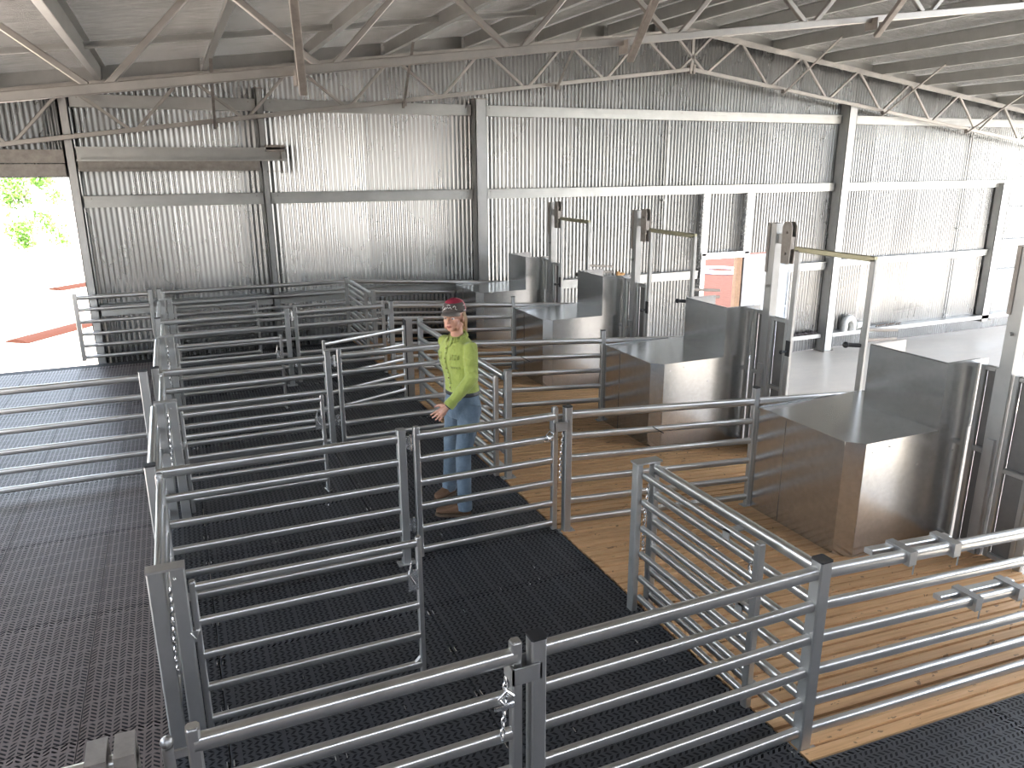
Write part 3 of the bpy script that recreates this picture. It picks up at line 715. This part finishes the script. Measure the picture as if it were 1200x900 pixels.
for i, r in enumerate('BCDE'):
    R = ROW[r]; lab = bn[r]
    yp = R - 1.31; zd = dz(XP)
    t = Thing('stand_post', 'tall galvanised guide post behind the %s metal box' % lab, 'post', (XP, yp, zd), 'tall stand posts')
    m = MB(); m.box((XP-.045, yp-.05, zd), (XP+.045, yp+.05, 2.22)); m.box((XP-.075, yp-.03, zd), (XP-.045, yp+.03, .75)); t.part('post_tube', m, galv_d)
    m = MB(); m.box((XP-.055, yp+.03, 1.72), (XP+.045, yp+.062, 2.225)); t.part('angle_plate', m, rustish, smooth=False)
    m = MB(); m.box((XP-.02, yp-.14, 2.02), (XP+.02, yp-.05, 2.12)); m.path([(XP-.05, yp-.0, 1.58), (XP-.08, yp, 1.58)], .014, 8)
    t.part('arm', m, galv_d)
    m = MB()
    prof = [(-.055,-.2),(.055,-.2),(.065,0),(.065,.17),(.04,.215),(-.04,.215),(-.065,.17),(-.065,0)]
    for (dx) in (-.03, .03): m.sweep([(b, a) for a, b in prof] if False else prof, (XP+dx-.005, yp-.19, 2.03), (XP+dx+.005, yp-.19, 2.03), up=(0,0,1))
    m.box((XP-.03, yp-.25, 1.98), (XP+.03, yp-.24, 2.1))
    for z in (1.93, 2.14): m.path([(XP-.05, yp-.19, z), (XP+.05, yp-.19, z)], .014, 8)
    t.part('pivot_bracket', m, rustish, smooth=False)
    # framed panel between box and post
    def framed(ya, yb, z0, z1, label, mid, name='framed_hatch', inset=.02):
        tt = Thing(name, label, 'hatch', (XP, (ya+yb)/2, z0), 'framed panels of the shearing wall')
        m = MB(); lo, hi = min(ya, yb), max(ya, yb)
        for y in (lo+.02, hi-.02): m.sweep(rrect(.04,.04), (XP, y, z0), (XP, y, z1), up=(0,1,0))
        for z in (z0+.02, mid, z1-.02): m.sweep(rrect(.04,.04), (XP, lo+.04, z), (XP, hi-.04, z))
        tt.part('frame', m, galv_d)
        m = MB(); m.box((XP+.022, lo+.04, z0+.03), (XP+.026, hi-.04, z1-.03)); tt.part('sheet_infill', m, dark_sheet, smooth=False)
        return tt
    framed(R-1.10, yp+.05, zd, 1.30, 'narrow framed panel between the %s box and its tall post' % lab, .62)
    yl = yp - .30
    tt = framed(yp-.06, yl, zd, 1.27, 'narrow framed door leaf right of the tall post of the %s box' % lab, .52)
    m = MB(); m.path([(XP-.03, yl-.04, .95), (XP-.10, yl-.04, .95)], .012, 8); m.ball((XP-.11, yl-.04, .95), .022, 8, 6); m.box((XP-.03, yl-.07, .9), (XP-.02, yl-.01, 1.06)); tt.part('handle', m, black)
    # overhead U frame
    y2 = yl - .93
    t = Thing('overhead_portal', 'inverted U frame of square tube over the gateway after the %s box' % lab, 'portal', (XP, (yl+y2)/2, zd), 'overhead U frames')
    y2 = max(y2, {'B': 2.4, 'C': 4.95, 'D': 7.55, 'E': 10.15}[r])
    for y in (yl-.012, y2):
        m = MB(); m.sweep(rrect(.04,.06), (XP, y-.02, zd), (XP, y-.02, 1.98), up=(0,1,0)); t.part('upright', m, galv_d)
    m = MB(); m.sweep(rrect(.04,.05), (XP, yl+.0, 1.985), (XP, y2-.04, 1.985)); t.part('top_bar', m, metal('zinc_passivated_%s' % r, (.42,.40,.28), .38, .15, .8, 8), label='yellowish passivated top bar')
    m = MB(); m.sweep(rrect(.03,.03), (XP+.02, y2+.02, 1.34), (XP+.45, y2+.02, 1.30)); m.box((XP+.02, y2-.0, 1.22), (XP+.05, y2+.05, 1.36)); m.sweep(rrect(.03,.03), (XP+.02, y2+.02, 1.24), (XP+.45, y2+.02, 1.22)); t.part('side_arm', m, rustish)
    m = MB(); m.path([(XP-.02, y2+.0, 1.20), (XP-.14, y2+.04, 1.21)], .02, 8); m.ball((XP-.15, y2+.045, 1.21), .03, 8, 6); t.part('handle', m, black)

# ------------------------------------------------------------------ outside
m = MB()
for k in range(3):
    R_ = 1.1 - .25*k
    m.path([(20.2 + R_*math.cos(a)*(1+.05*k), 25.2 + R_*math.sin(a), GZ-.02 + .01*k) for a in [2*PI*i/28 for i in range(28)]], .035, 6, closed=True)
tag(m.build('garden_hose', plain('blue_white_hose', (.45,.55,.75), .5)), 'coiled pale blue hose on the red ground seen through the far doorway', 'hose')
for i, (a, b) in enumerate((((-3.9, 21.9), (-4.5, 23.8)), ((-4.1, 31.2), (-5.0, 32.1)))):
    m = MB(); m.sweep([(-.35,0),(-.22,.07),(0,.1),(.24,.07),(.35,0)], (a[0], a[1], GZ-.06), (b[0]+3, b[1]+1.4, GZ-.06))
    tag(m.build('soil_ridge', plain('red_soil_%d' % i, (.048,.018,.012), .95, spec=.1)), ['nearer', 'farther'][i] + ' low ridge of red soil outside the left opening', 'soil')
m = MB(); m.path([(-5.05, 26, GZ-.06), (-4.75, 26, 4.2)], .035, 8); tag(m.build('marker_pole', plain('rusty_pole', (.08,.05,.045), .8)), 'thin pole standing outside the left opening', 'pole')
leaf = plain('gum_leaf', (.13,.26,.04), .6, var=.4, scale=3)
bark = plain('pale_bark', (.35,.30,.25), .8)
def tree(x, y, h, w, label, seed):
    rnd = random.Random(seed)
    t = Thing('bushy_tree', label, 'tree', (x, y, GZ-.06), 'trees outside')
    m = MB(); m.path([(x,y,GZ-.06),(x+.1,y,GZ+h*.3),(x-.1,y+.1,GZ+h*.7)], [.16,.12,.05], 8)
    for k in range(6):
        a = k*1.1; m.path([(x,y,GZ+h*(.25+.07*k)),(x+w*.35*math.cos(a),y+w*.35*math.sin(a),GZ+h*(.45+.08*k))], [.06,.02], 5)
    t.part('trunk', m, bark)
    m = MB()
    cl = [(x+rnd.gauss(0,w*.28), y+rnd.gauss(0,w*.28), GZ+h*rnd.uniform(.25,.95)) for _ in range(26)]
    for c in cl:
        for _ in range(70):
            p = Vector(c) + Vector((rnd.gauss(0,1), rnd.gauss(0,1), rnd.gauss(0,.8)))*w*.11
            d = Vector((rnd.gauss(0,1), rnd.gauss(0,1), rnd.gauss(0,1))).normalized(); e = d.orthogonal().normalized()
            m.add([p-d*.10, p+e*.05, p+d*.10, p-e*.05], [(0,1,2,3)])
    t.part('foliage', m, leaf, smooth=False)
tree(-7.2, 31, 4.6, 3.0, 'bushy green tree at the left edge of the bright opening', 1)
tree(-5.2, 36, 4.8, 1.6, 'slim green tree in the middle of the bright opening', 2)
tree(-10.5, 38, 5.5, 3.5, 'green tree farther off beyond the left edge', 4)

# ------------------------------------------------------------------ person
def V(a, b, z): return Vector((a, -b, z))
ph = math.radians(52); F2 = Vector((-math.sin(ph), -math.cos(ph), 0)); L2 = Vector((math.cos(ph), -math.sin(ph), 0))
hh = math.radians(27); HF = Vector((-math.sin(hh), -math.cos(hh), -.04)).normalized(); HL = Vector((math.cos(hh), -math.sin(hh), 0)); HU = HL.cross(HF) * -1
if HU.z < 0: HU = -HU
per = empty('person', 'person in lime green shirt, blue jeans and red and grey cap standing in the pen', 'person')
def ring(c, rl, rf, n=20, l=L2, f=F2, e=2.3):
    out = []
    for i in range(n):
        t = 2*PI*i/n; cc, ss = math.cos(t), math.sin(t)
        out.append(Vector(c) + l*rl*math.copysign(abs(cc)**(2/e), cc) + f*rf*math.copysign(abs(ss)**(2/e), ss))
    return out
def remesh(o, vox, sm=4, f=.6):
    r = o.modifiers.new('remesh', 'REMESH'); r.mode = 'VOXEL'; r.voxel_size = vox; r.use_smooth_shade = True
    if sm: s_ = o.modifiers.new('smooth', 'SMOOTH'); s_.iterations = sm; s_.factor = f
def skinmat():
    t = NT('skin'); n = t.noise(14, 4)
    t.link(t.ramp(n, [(.3, (.52,.26,.18)), (.7, (.66,.37,.27))]), t.b.inputs['Base Color'])
    t.set('Roughness', .5); t.set('Subsurface Weight', .08); t.set('Subsurface Radius', (.01,.004,.002)); return t.m
skin = skinmat()
def cloth(name, c1, c2, scale, wr, dist=.02, rough=.85, stretch=(1,1,.6)):
    t = NT(name); n = t.noise(scale, 5, .6); w = t.noise(wr, 4, .6, stretch=stretch, dist=.8)
    t.link(t.ramp(n, [(.3, c1), (.7, c2)]), t.b.inputs['Base Color']); t.set('Roughness', rough)
    t.set('Sheen Weight', .2); t.bump(w, .75, dist); return t.m
shirt_m = cloth('lime_cotton', (.31,.37,.075), (.41,.47,.115), 8, 9, .03)
denim = cloth('blue_denim', (.085,.125,.17), (.17,.225,.28), 7, 8, .025)
boot_m = plain('brown_suede', (.16,.085,.045), .8)
hair_m = plain('light_brown_hair', (.36,.22,.11), .5)
# skeleton
sc_ = V(.03, -.12, 1.35)
SHL = V(.130, .012, 1.435); SHR = V(-.075, -.25, 1.435)
ELL = V(.128, .10, 1.205); WRL = V(-.055, .145, 1.005)
ELR = V(.05, -.40, 1.19); WRR = V(.125, -.37, .97)
HIL = V(.115, -.05, .93); HIR = V(.005, -.19, .93)
KNL = V(.052, -.005, .50); KNR = V(-.045, -.29, .50)
ANL = V(.055, .0, .11); ANR = V(-.075, -.42, .12)
HC = V(.004, -.075, 1.668)
# body
m = MB()
m.loft([ring(V(.055,-.12,z), a, b) for z, a, b in ((.86,.10,.08),(.95,.135,.10),(1.05,.125,.09),(1.2,.13,.10),(1.35,.15,.105),(1.43,.13,.085),(1.48,.07,.06))])
m.path([V(.035,-.12,1.42), V(.025,-.105,1.52), V(.015,-.085,1.62)], [.06,.051,.05], 16)
for s_, e_, w_ in ((SHL,ELL,WRL),(SHR,ELR,WRR)): m.path([s_, s_.lerp(e_,.5), e_, e_.lerp(w_,.35), w_], [.045,.042,.036,.034,.023], 12)
for h_, k_, a_ in ((HIL,KNL,ANL),(HIR,KNR,ANR)): m.path([h_, h_.lerp(k_,.5), k_, k_.lerp(a_,.35), a_, a_+Vector((0,0,-.05))], [.070,.054,.040,.038,.030,.032], 12)
# head
Rm = Matrix((HL, -HF, HU)).transposed()
def H(l, f, u): return HC + (HL*l + HF*f + HU*u)*1.05
m.ball(H(0,-.012,.025), (.075,.095,.09), 20, 14, rot=Rm)           # cranium
m.ball(H(0,.022,-.03), (.060,.066,.078), 18, 12, rot=Rm)            # face
m.ball(H(0,.045,-.078), (.036,.036,.030), 14, 10, rot=Rm)           # chin
for sg in (-1, 1):
    m.ball(H(.036*sg,.052,-.028), (.024,.022,.024), 12, 8, rot=Rm)     # cheek
    m.path([H(.055*sg,.0,-.045), H(.04*sg,.04,-.085)], [.026,.022], 10) # jaw
    m.ball(H(.076*sg,-.008,-.012), (.009,.018,.031), 12, 8, rot=Rm)    # ear
    m.path([H(.012*sg,.084,.018), H(.045*sg,.072,.018)], [.010,.008], 8) # brow ridge
m.path([H(0,.085,.012), H(0,.098,-.012), H(0,.106,-.030)], [.008,.010,.012], 8)   # nose
for sg in (-1, 1): m.ball(H(.010*sg,.094,-.034), .008, 8, 6)
m.ball(H(0,.078,-.058), (.022,.012,.010), 10, 6, rot=Rm)
# hands
def hand(W, d, s, nrm, spread=1.0):
    d = d.normalized(); s = (s - d*s.dot(d)).normalized(); nrm = (nrm - d*nrm.dot(d) - s*nrm.dot(s)).normalized()
    q = lambda x, y, z: W + d*x + s*y + nrm*z
    m.path([q(-.02,0,0), q(.015,0,0), q(.05,0,.002), q(.082,0,0)], [.022,.024,.030,.028], 10)
    for k, (y, ln) in enumerate(((.029,.070), (.010,.080), (-.010,.074), (-.028,.058))):
        a = (k-1.5)*-.10*spread; c = .25 + .08*k
        p0 = q(.055,y*.9,0); p1 = q(.088,y,.002); p2 = q(.088+ln*.48, y+a*ln*.5+y*.15, -ln*.10*c*4); p3 = q(.088+ln*.78, y+a*ln*.8+y*.2, -ln*.26*c*2.4); p4 = q(.088+ln*.98, y+a*ln+y*.2, -ln*.46*c*2.2)
        m.path([p0,p1,p2,p3,p4], [.010,.0095,.0085,.008,.0065], 8)
    m.path([q(.012,.018,-.004), q(.042,.046,-.014), q(.070,.060,-.022), q(.094,.066,-.030)], [.013,.012,.0095,.0075], 8)
hand(WRL, Vector((-.74,.02,-.68)), Vector((-.66,.1,.74)), Vector((.1,-1,.1)), .7)
hand(WRR, Vector((-.1,.05,-1)), F2, Vector((0,1,0)))
o = m.build('body', skin, per); remesh(o, .0042, 3, .5)
# face details
eye_w = plain('eye_white', (.75,.70,.66), .3, var=.02); iris = plain('dark_iris', (.05,.035,.025), .2); lip = plain('lip', (.40,.13,.10), .45); brow = plain('brow_hair', (.16,.09,.05), .7)
for sg in (-1, 1):
    e = MB(); e.ball(H(.030*sg,.0735,.000), (.0145,.010,.0072), 12, 8, rot=Rm); eo = e.build('eye', eye_w, per)
    e = MB(); e.ball(H(.029*sg,.0815,-.000), (.0062,.004,.0062), 10, 6, rot=Rm); e.build('iris', iris, eo)
    e = MB(); e.path([H(.014*sg,.091,.019), H(.032*sg,.089,.024), H(.047*sg,.077,.019)], [.0032,.004,.0022], 6); e.build('eyebrow', brow, per)
e = MB(); e.path([H(-.021,.083,-.060), H(-.008,.092,-.0565), H(0,.0925,-.058), H(.008,.092,-.0565), H(.021,.083,-.060)], [.002,.0045,.004,.0045,.002], 8)
e.path([H(-.019,.083,-.062), H(0,.0925,-.067), H(.019,.083,-.062)], [.002,.0058,.002], 8); e.build('lips', lip, per)
# hair
m = MB()
m.ball(H(0,-.035,.01), (.079,.078,.083), 18, 12, rot=Rm)
for k in range(9):
    a = k*.7; r_ = .016
    b0 = H(.012*math.cos(a), -.105, -.015+.012*math.sin(a))
    m.path([b0, b0 + HF*-.045 + Vector((.0,0,-.03)), b0 + HF*-.05 + Vector((.012*math.cos(a),.01*math.sin(a),-.12)), b0 + HF*-.035 + Vector((.016*math.cos(a),.012*math.sin(a),-.21))], [r_,.017,.012,.004], 8)
for k in range(5): m.path([H(.074,-.002-.008*k,.03), H(.082,-.012-.008*k,-.02), H(.076,-.03-.006*k,-.07), H(.06,-.07,-.09)], [.006,.008,.006,.003], 6)
m.build('hair', hair_m, per)
# shirt
m = MB()
m.loft([ring(V(a_,-.12,z), a, b, 28) for z, a, b, a_ in ((1.035,.148,.118,.060),(1.07,.150,.120,.058),(1.13,.142,.112,.052),(1.22,.152,.120,.042),(1.30,.165,.134,.034),(1.37,.172,.128,.030),(1.42,.165,.112,.030),(1.455,.140,.095,.030),(1.485,.100,.078,.030),(1.51,.068,.064,.028))])
for s_, e_, w_ in ((SHL,ELL,WRL),(SHR,ELR,WRR)):
    c_ = w_.lerp(e_, .04)
    m.path([s_.lerp(sc_,.35), s_, s_.lerp(e_,.3), s_.lerp(e_,.65), e_, e_.lerp(c_,.12), e_.lerp(c_,.45), e_.lerp(c_,.85), c_], [.055,.057,.057,.055,.054,.053,.047,.040,.041], 16)
    random.seed(3)
    for k, f_ in enumerate((.30,.52,.72,.9)):
        p_ = s_.lerp(e_, f_); m.ball(p_ + Vector((random.uniform(-.01,.01), -.012, 0)), (.058,.056,.014), 12, 6)
    for k, f_ in enumerate((.1,.3,.5,.68)):
        p_ = e_.lerp(c_, f_); dd = (c_-e_).normalized(); rt = dd.to_track_quat('Z','Y').to_matrix(); rad = .058 - .014*f_
        m.ball(p_, (rad,rad,.012), 12, 6, rot=rt)
for k, (z, a1) in enumerate(((1.10,.3),(1.16,-.4),(1.26,.2))):
    cc_ = V(.05,-.12,z); m.ball(cc_, (.150-.02*k,.115,.012), 20, 6, rot=Matrix.Rotation(-(PI/2-ph)+.0,3,'Z') @ Matrix.Rotation(a1*.4,3,'Y'))
o = m.build('shirt', shirt_m, per); remesh(o, .0075, 5, .6)
# collar, placket, pockets, buttons
m = MB()
for sg in (-1, 1):
    base = V(.024,-.108,1.505)
    for k in range(9):
        t0 = (k/8)*PI*.88 + .18
        pass
    pts = [base + F2*.07*math.cos(t0) + L2*.066*sg*math.sin(t0) + Vector((0,0,.018 - .02*math.cos(t0)*1.2)) for t0 in [.25 + 2.85*i/10 for i in range(11)]]
    for a_, b_ in zip(pts[:-1], pts[1:]):
        out = ((a_+b_)/2 - base); out.z = 0; out = out.normalized()
        m.add([a_, b_, b_+out*.022+Vector((0,0,-.036)), a_+out*.022+Vector((0,0,-.036))], [(0,1,2,3)])
    tip = pts[0]
    out = (tip-base).normalized()
    m.add([pts[0], pts[1]+out*.022+Vector((0,0,-.036)), pts[0]+out*.03+Vector((0,0,-.066))], [(0,1,2)])
o = m.build('collar', shirt_m, per); s_ = o.modifiers.new('solid', 'SOLIDIFY'); s_.thickness = .004
def chest(z, u, off=.003):
    # point on the shirt front at height z and sideways u
    zs = [(1.035,.118,.060,.148),(1.13,.112,.052,.142),(1.22,.120,.042,.152),(1.30,.134,.034,.165),(1.37,.128,.030,.172),(1.42,.112,.030,.165),(1.455,.095,.030,.14),(1.50,.068,.028,.08)]
    for (z0,f0,a0,w0),(z1,f1,a1,w1) in zip(zs, zs[1:]):
        if z0 <= z <= z1:
            t = (z-z0)/(z1-z0); f_ = f0+(f1-f0)*t; a_ = a0+(a1-a0)*t; w_ = w0+(w1-w0)*t
            return V(a_,-.12,z) + L2*u + F2*(f_*max(0,1-abs(u/w_)**2.3)**(1/2.3) + off)
    return V(.03,-.12,z)
m = MB(); zz = [1.04 + .0445*i for i in range(11)]
for z0, z1 in zip(zz[:-1], zz[1:]):
    m.add([chest(z0,-.014), chest(z0,.014), chest(z1,.014), chest(z1,-.014)], [(0,1,2,3)])
o = m.build('placket', shirt_m, per); o.modifiers.new('solid','SOLIDIFY').thickness = .003
m = MB()
for z in (1.10,1.18,1.26,1.34,1.42): m.ball(chest(z,0,.005), .006, 8, 6)
m.build('buttons', brow, per)
for sg in (-1, 1):
    m = MB(); us = [sg*(.05+.02*i) for i in range(5)]
    for u0, u1 in zip(us[:-1], us[1:]):
        m.add([chest(1.27,u0,.002), chest(1.27,u1,.002), chest(1.375,u1,.002), chest(1.375,u0,.002)], [(0,1,2,3)])
        m.add([chest(1.345 - (.012 if abs(u0) < .1 else 0),u0,.006), chest(1.345,u1,.006), chest(1.382,u1,.006), chest(1.382,u0,.006)], [(0,1,2,3)])
    o = m.build('pocket', shirt_m, per); o.modifiers.new('solid','SOLIDIFY').thickness = .003
for w_, e_, d_ in ((WRL,ELL,1),(WRR,ELR,0)):
    m = MB(); dd = (w_-e_).normalized(); c_ = w_.lerp(e_, .04)
    m.path([c_-dd*.045, c_-dd*.04, c_+dd*.012, c_+dd*.014], [.040,.044,.044,.040], 18); m.build('cuff', shirt_m, per)
    if d_: m = MB(); m.path([w_+dd*.0-dd*.004, w_+dd*.012], [.0285,.0285], 16); m.build('wristband', black, per)
# jeans
m = MB()
m.loft([ring(V(a_,-.12,z), a, b, 26) for z, a, b, a_ in ((.84,.150,.118,.062),(.90,.158,.128,.064),(.97,.155,.122,.060),(1.03,.142,.112,.058),(1.062,.139,.110,.058))])
for h_, k_, a_ in ((HIL,KNL,ANL),(HIR,KNR,ANR)):
    b_ = a_ + Vector((0,0,-.055))
    m.path([h_+Vector((0,0,.03)), h_.lerp(k_,.2), h_.lerp(k_,.5), k_+Vector((0,0,.06)), k_, k_.lerp(a_,.3), k_.lerp(a_,.7), b_], [.088,.094,.080,.066,.064,.062,.058,.062], 18)
    for f_ in (.93,.98,.86): 
        p_ = k_.lerp(b_, f_); m.ball(p_, (.067,.067,.012), 14, 6)
    for f_ in (-.12,.02,.14): m.ball(k_+Vector((0,0,f_*.4)), (.069,.069,.010), 14, 6)
o = m.build('jeans', denim, per); remesh(o, .0075, 5, .6)
m = MB(); m.loft([ring(V(.058,-.12,z), a, b, 28) for z, a, b in ((1.030,.148,.118),(1.036,.152,.122),(1.062,.150,.120),(1.068,.146,.116))]); m.build('belt', black, per)
m = MB()
for u0, z0 in ((.06,.93),):
    c0 = V(.062,-.12,0)
    for sg in (1,):
        pts = [c0 + L2*.145*math.cos(t0)*1.02 - F2*.128*math.sin(t0)*1.0 + Vector((0,0,z)) for t0, z in ((.55,1.0),(1.15,1.0),(1.1,.90),(.85,.87),(.6,.90))]
        m.path(pts, .0022, 5, closed=True)
m.build('back_pocket', plain('seam_thread', (.30,.26,.20), .8), per)
# boots
def boot(heel, toe, ank, name_label):
    d_ = (toe-heel); L_ = d_.length; d_ = d_.normalized(); s_ = Vector((-d_.y, d_.x, 0))
    prof = [(0,.020,.030,.052),(.04,.034,.034,.070),(.18,.040,.038,.084),(.34,.040,.040,.088),(.5,.042,.036,.075),(.66,.047,.030,.058),(.8,.050,.026,.047),(.92,.042,.022,.040),(1.0,.020,.018,.032)]
    m = MB(); rings = []
    for f_, w_, zc, hh_ in prof:
        c = heel + d_*(f_*L_); rr_ = []
        for i in range(16):
            t0 = 2*PI*i/16; cx, sz = math.cos(t0), math.sin(t0)
            rr_.append(c + s_*w_*math.copysign(abs(cx)**.75, cx) + Vector((0,0, .024 + (hh_)*(.5+.5*math.copysign(abs(sz)**.8, sz)))))
        rings.append(rr_)
    m.loft(rings)
    a2 = Vector((ank.x, ank.y, .05)); m.path([a2, Vector((ank.x,ank.y,.15))], [.044,.046], 16)
    b = m.build('boot', boot_m, per, label=None) if False else m.build('boot', boot_m, per); remesh(b, .006, 3, .5)
    m = MB(); pl = []
    for f_, w_ in ((-.02,.015),(.0,.03),(.1,.038),(.3,.034),(.5,.038),(.68,.050),(.84,.050),(.96,.036),(1.03,.012)): pl.append((f_, w_))
    poly = [heel + d_*(f_*L_) + s_*w_ for f_, w_ in pl] + [heel + d_*(f_*L_) - s_*w_ for f_, w_ in reversed(pl)]
    m.prism([(p.x, p.y) for p in poly], .001, .026); m.build('sole', plain('sole_tan', (.10,.065,.04), .8), b)
boot(V(.100,.012,0), V(-.182,-.045,0), ANL, '')
boot(V(-.035,-.455,0), V(-.19,-.30,0), ANR, '')
# cap
cap_front = plain('cap_grey_brown', (.085,.07,.062), .85); cap_red = plain('cap_red', (.33,.02,.05), .8); cap_pink = plain('cap_pale_mesh', (.62,.22,.24), .8)
m = MB(); nu, nv = 28, 10; CC = H(0,-.014,.040)
vs = []; fs = []; mi = []
for j in range(nv+1):
    for i in range(nu):
        t0 = PI/2*j/nv; a = 2*PI*i/nu
        hgt = .100*math.cos(t0)**.9 if t0 < PI/2 else 0; r_ = math.sin(t0)**.8
        fr = .112 if math.sin(a) > 0 else .104
        vs.append(CC + HL*.087*r_*math.cos(a) + HF*fr*r_*math.sin(a) + HU*(hgt + (.012 if math.sin(a) > .3 and j > 2 else 0)*0))
for j in range(nv):
    for i in range(nu):
        a = 2*PI*(i+.5)/nu; t0 = (j+.5)/nv
        fs.append((j*nu+i,(j+1)*nu+i,(j+1)*nu+(i+1)%nu,j*nu+(i+1)%nu))
        mi.append(2 if math.sin(a) < -.12 else (1 if t0 < .52 else 0))
n0 = len(m.v); m.add(vs, fs); m.m = mi
crown = m.build('cap', [cap_front, cap_red, cap_pink], per); crown.modifiers.new('solid','SOLIDIFY').thickness = .003
m = MB(); rows = []
for k in range(5):
    t_ = k/4; row = []
    for i in range(13):
        a = math.radians(28 + 124*i/12); ex = 1 + .62*t_*(math.sin((i/12)*PI)**.6)
        p = CC + HL*.086*math.cos(a)*(1+.12*t_*math.sin((i/12)*PI)) + HF*(.110*math.sin(a)*ex) + HU*(.008 - .012*t_ - .030*(math.cos(a)**2)*t_ )
        row.append(p)
    rows.append(row)
vs = [p for r_ in rows for p in r_]; fs = [(k*13+i,k*13+i+1,(k+1)*13+i+1,(k+1)*13+i) for k in range(4) for i in range(12)]
m.add(vs, fs); b = m.build('brim', plain('brim_taupe', (.20,.17,.145), .8), crown); b.modifiers.new('solid','SOLIDIFY').thickness = .004
m = MB(); m.ball(CC + HU*.101, (.007,.007,.004), 8, 6); m.build('cap_button', cap_red, crown)
def cp(a, z, off=.0045):     # point on the crown front
    c_ = (z/.100)**(1/.9) if z > 0 else 0; t0 = math.acos(min(1, c_)); r_ = math.sin(t0)**.8
    return CC + HL*(.087*r_+off)*math.cos(a) + HF*(.112*r_+off)*math.sin(a) + HU*z
wm = plain('white_stitch', (.70,.68,.64), .8)
m = MB()
R_ = math.radians
for st in ([(115,.030),(105,.045),(97,.038),(92,.052),(86,.040),(78,.050),(70,.036)], [(122,.022),(112,.030),(104,.034)], [(64,.048),(56,.058),(50,.050),(52,.034),(44,.028)], [(138,.030),(130,.044),(124,.052)], [(100,.060),(90,.066),(80,.062)]):
    m.path([cp(R_(a), z) for a, z in st], .0026, 5)
m.build('emblem', wm, crown)
m = MB()
for st in ([(92,.034),(90,.024)], [(95,.040),(92,.034),(88,.040)]): m.path([cp(R_(a), z, .006) for a, z in st], .002, 5)
m.build('emblem_mark', black, crown)
m = MB()
m.path([cp(R_(a), .012, .004) for a in range(-80, -20, 6)], .0035, 5); m.path([cp(R_(a), .05, .004) for a in range(-12, 12, 6)], .0025, 5)
m.path([CC + HL*(.091)*math.cos(R_(a)) + HF*.108*math.sin(R_(a)) + HU*.012 for a in range(-10, 14, 4)], .003, 5)
m.build('cap_strap', wm, crown)
per.location = (1.9, 5.5, .001); per.rotation_euler = (0, 0, math.atan2(-.327, .945))


# ------------------------------------------------------------------ light
sc = bpy.context.scene
w = bpy.data.worlds.new('world'); sc.world = w; w.use_nodes = True
nt = w.node_tree; bg = nt.nodes['Background']
sky = nt.nodes.new('ShaderNodeTexSky'); sky.sky_type = 'NISHITA'; sky.sun_disc = False
sky.sun_elevation = math.radians(58); sky.sun_rotation = math.radians(150); sky.dust_density = 1.5; sky.altitude = 100
hs = nt.nodes.new('ShaderNodeHueSaturation'); hs.inputs['Saturation'].default_value = .5
nt.links.new(sky.outputs[0], hs.inputs['Color']); nt.links.new(hs.outputs[0], bg.inputs[0]); bg.inputs[1].default_value = .55
sun = bpy.data.objects.new('sun', bpy.data.lights.new('sun', 'SUN')); col.objects.link(sun)
sun.data.energy = 11.0; sun.data.angle = math.radians(.6); sun.data.color = (1, .95, .87)
az, el = math.radians(215), math.radians(58)
d = Vector((math.sin(az)*math.cos(el), math.cos(az)*math.cos(el), math.sin(el)))
sun.rotation_euler = d.to_track_quat('Z', 'Y').to_euler()
sc.view_settings.view_transform = 'Standard'; sc.view_settings.look = 'None'; sc.view_settings.gamma = 1; sc.view_settings.use_curve_mapping = False
sc.view_settings.exposure = 1.72
cy = sc.cycles; cy.max_bounces = 10; cy.diffuse_bounces = 5; cy.glossy_bounces = 5; cy.transparent_max_bounces = 12
cy.sample_clamp_indirect = 4; cy.use_denoising = True; cy.caustics_reflective = False; cy.caustics_refractive = False; cy.blur_glossy = 1.5
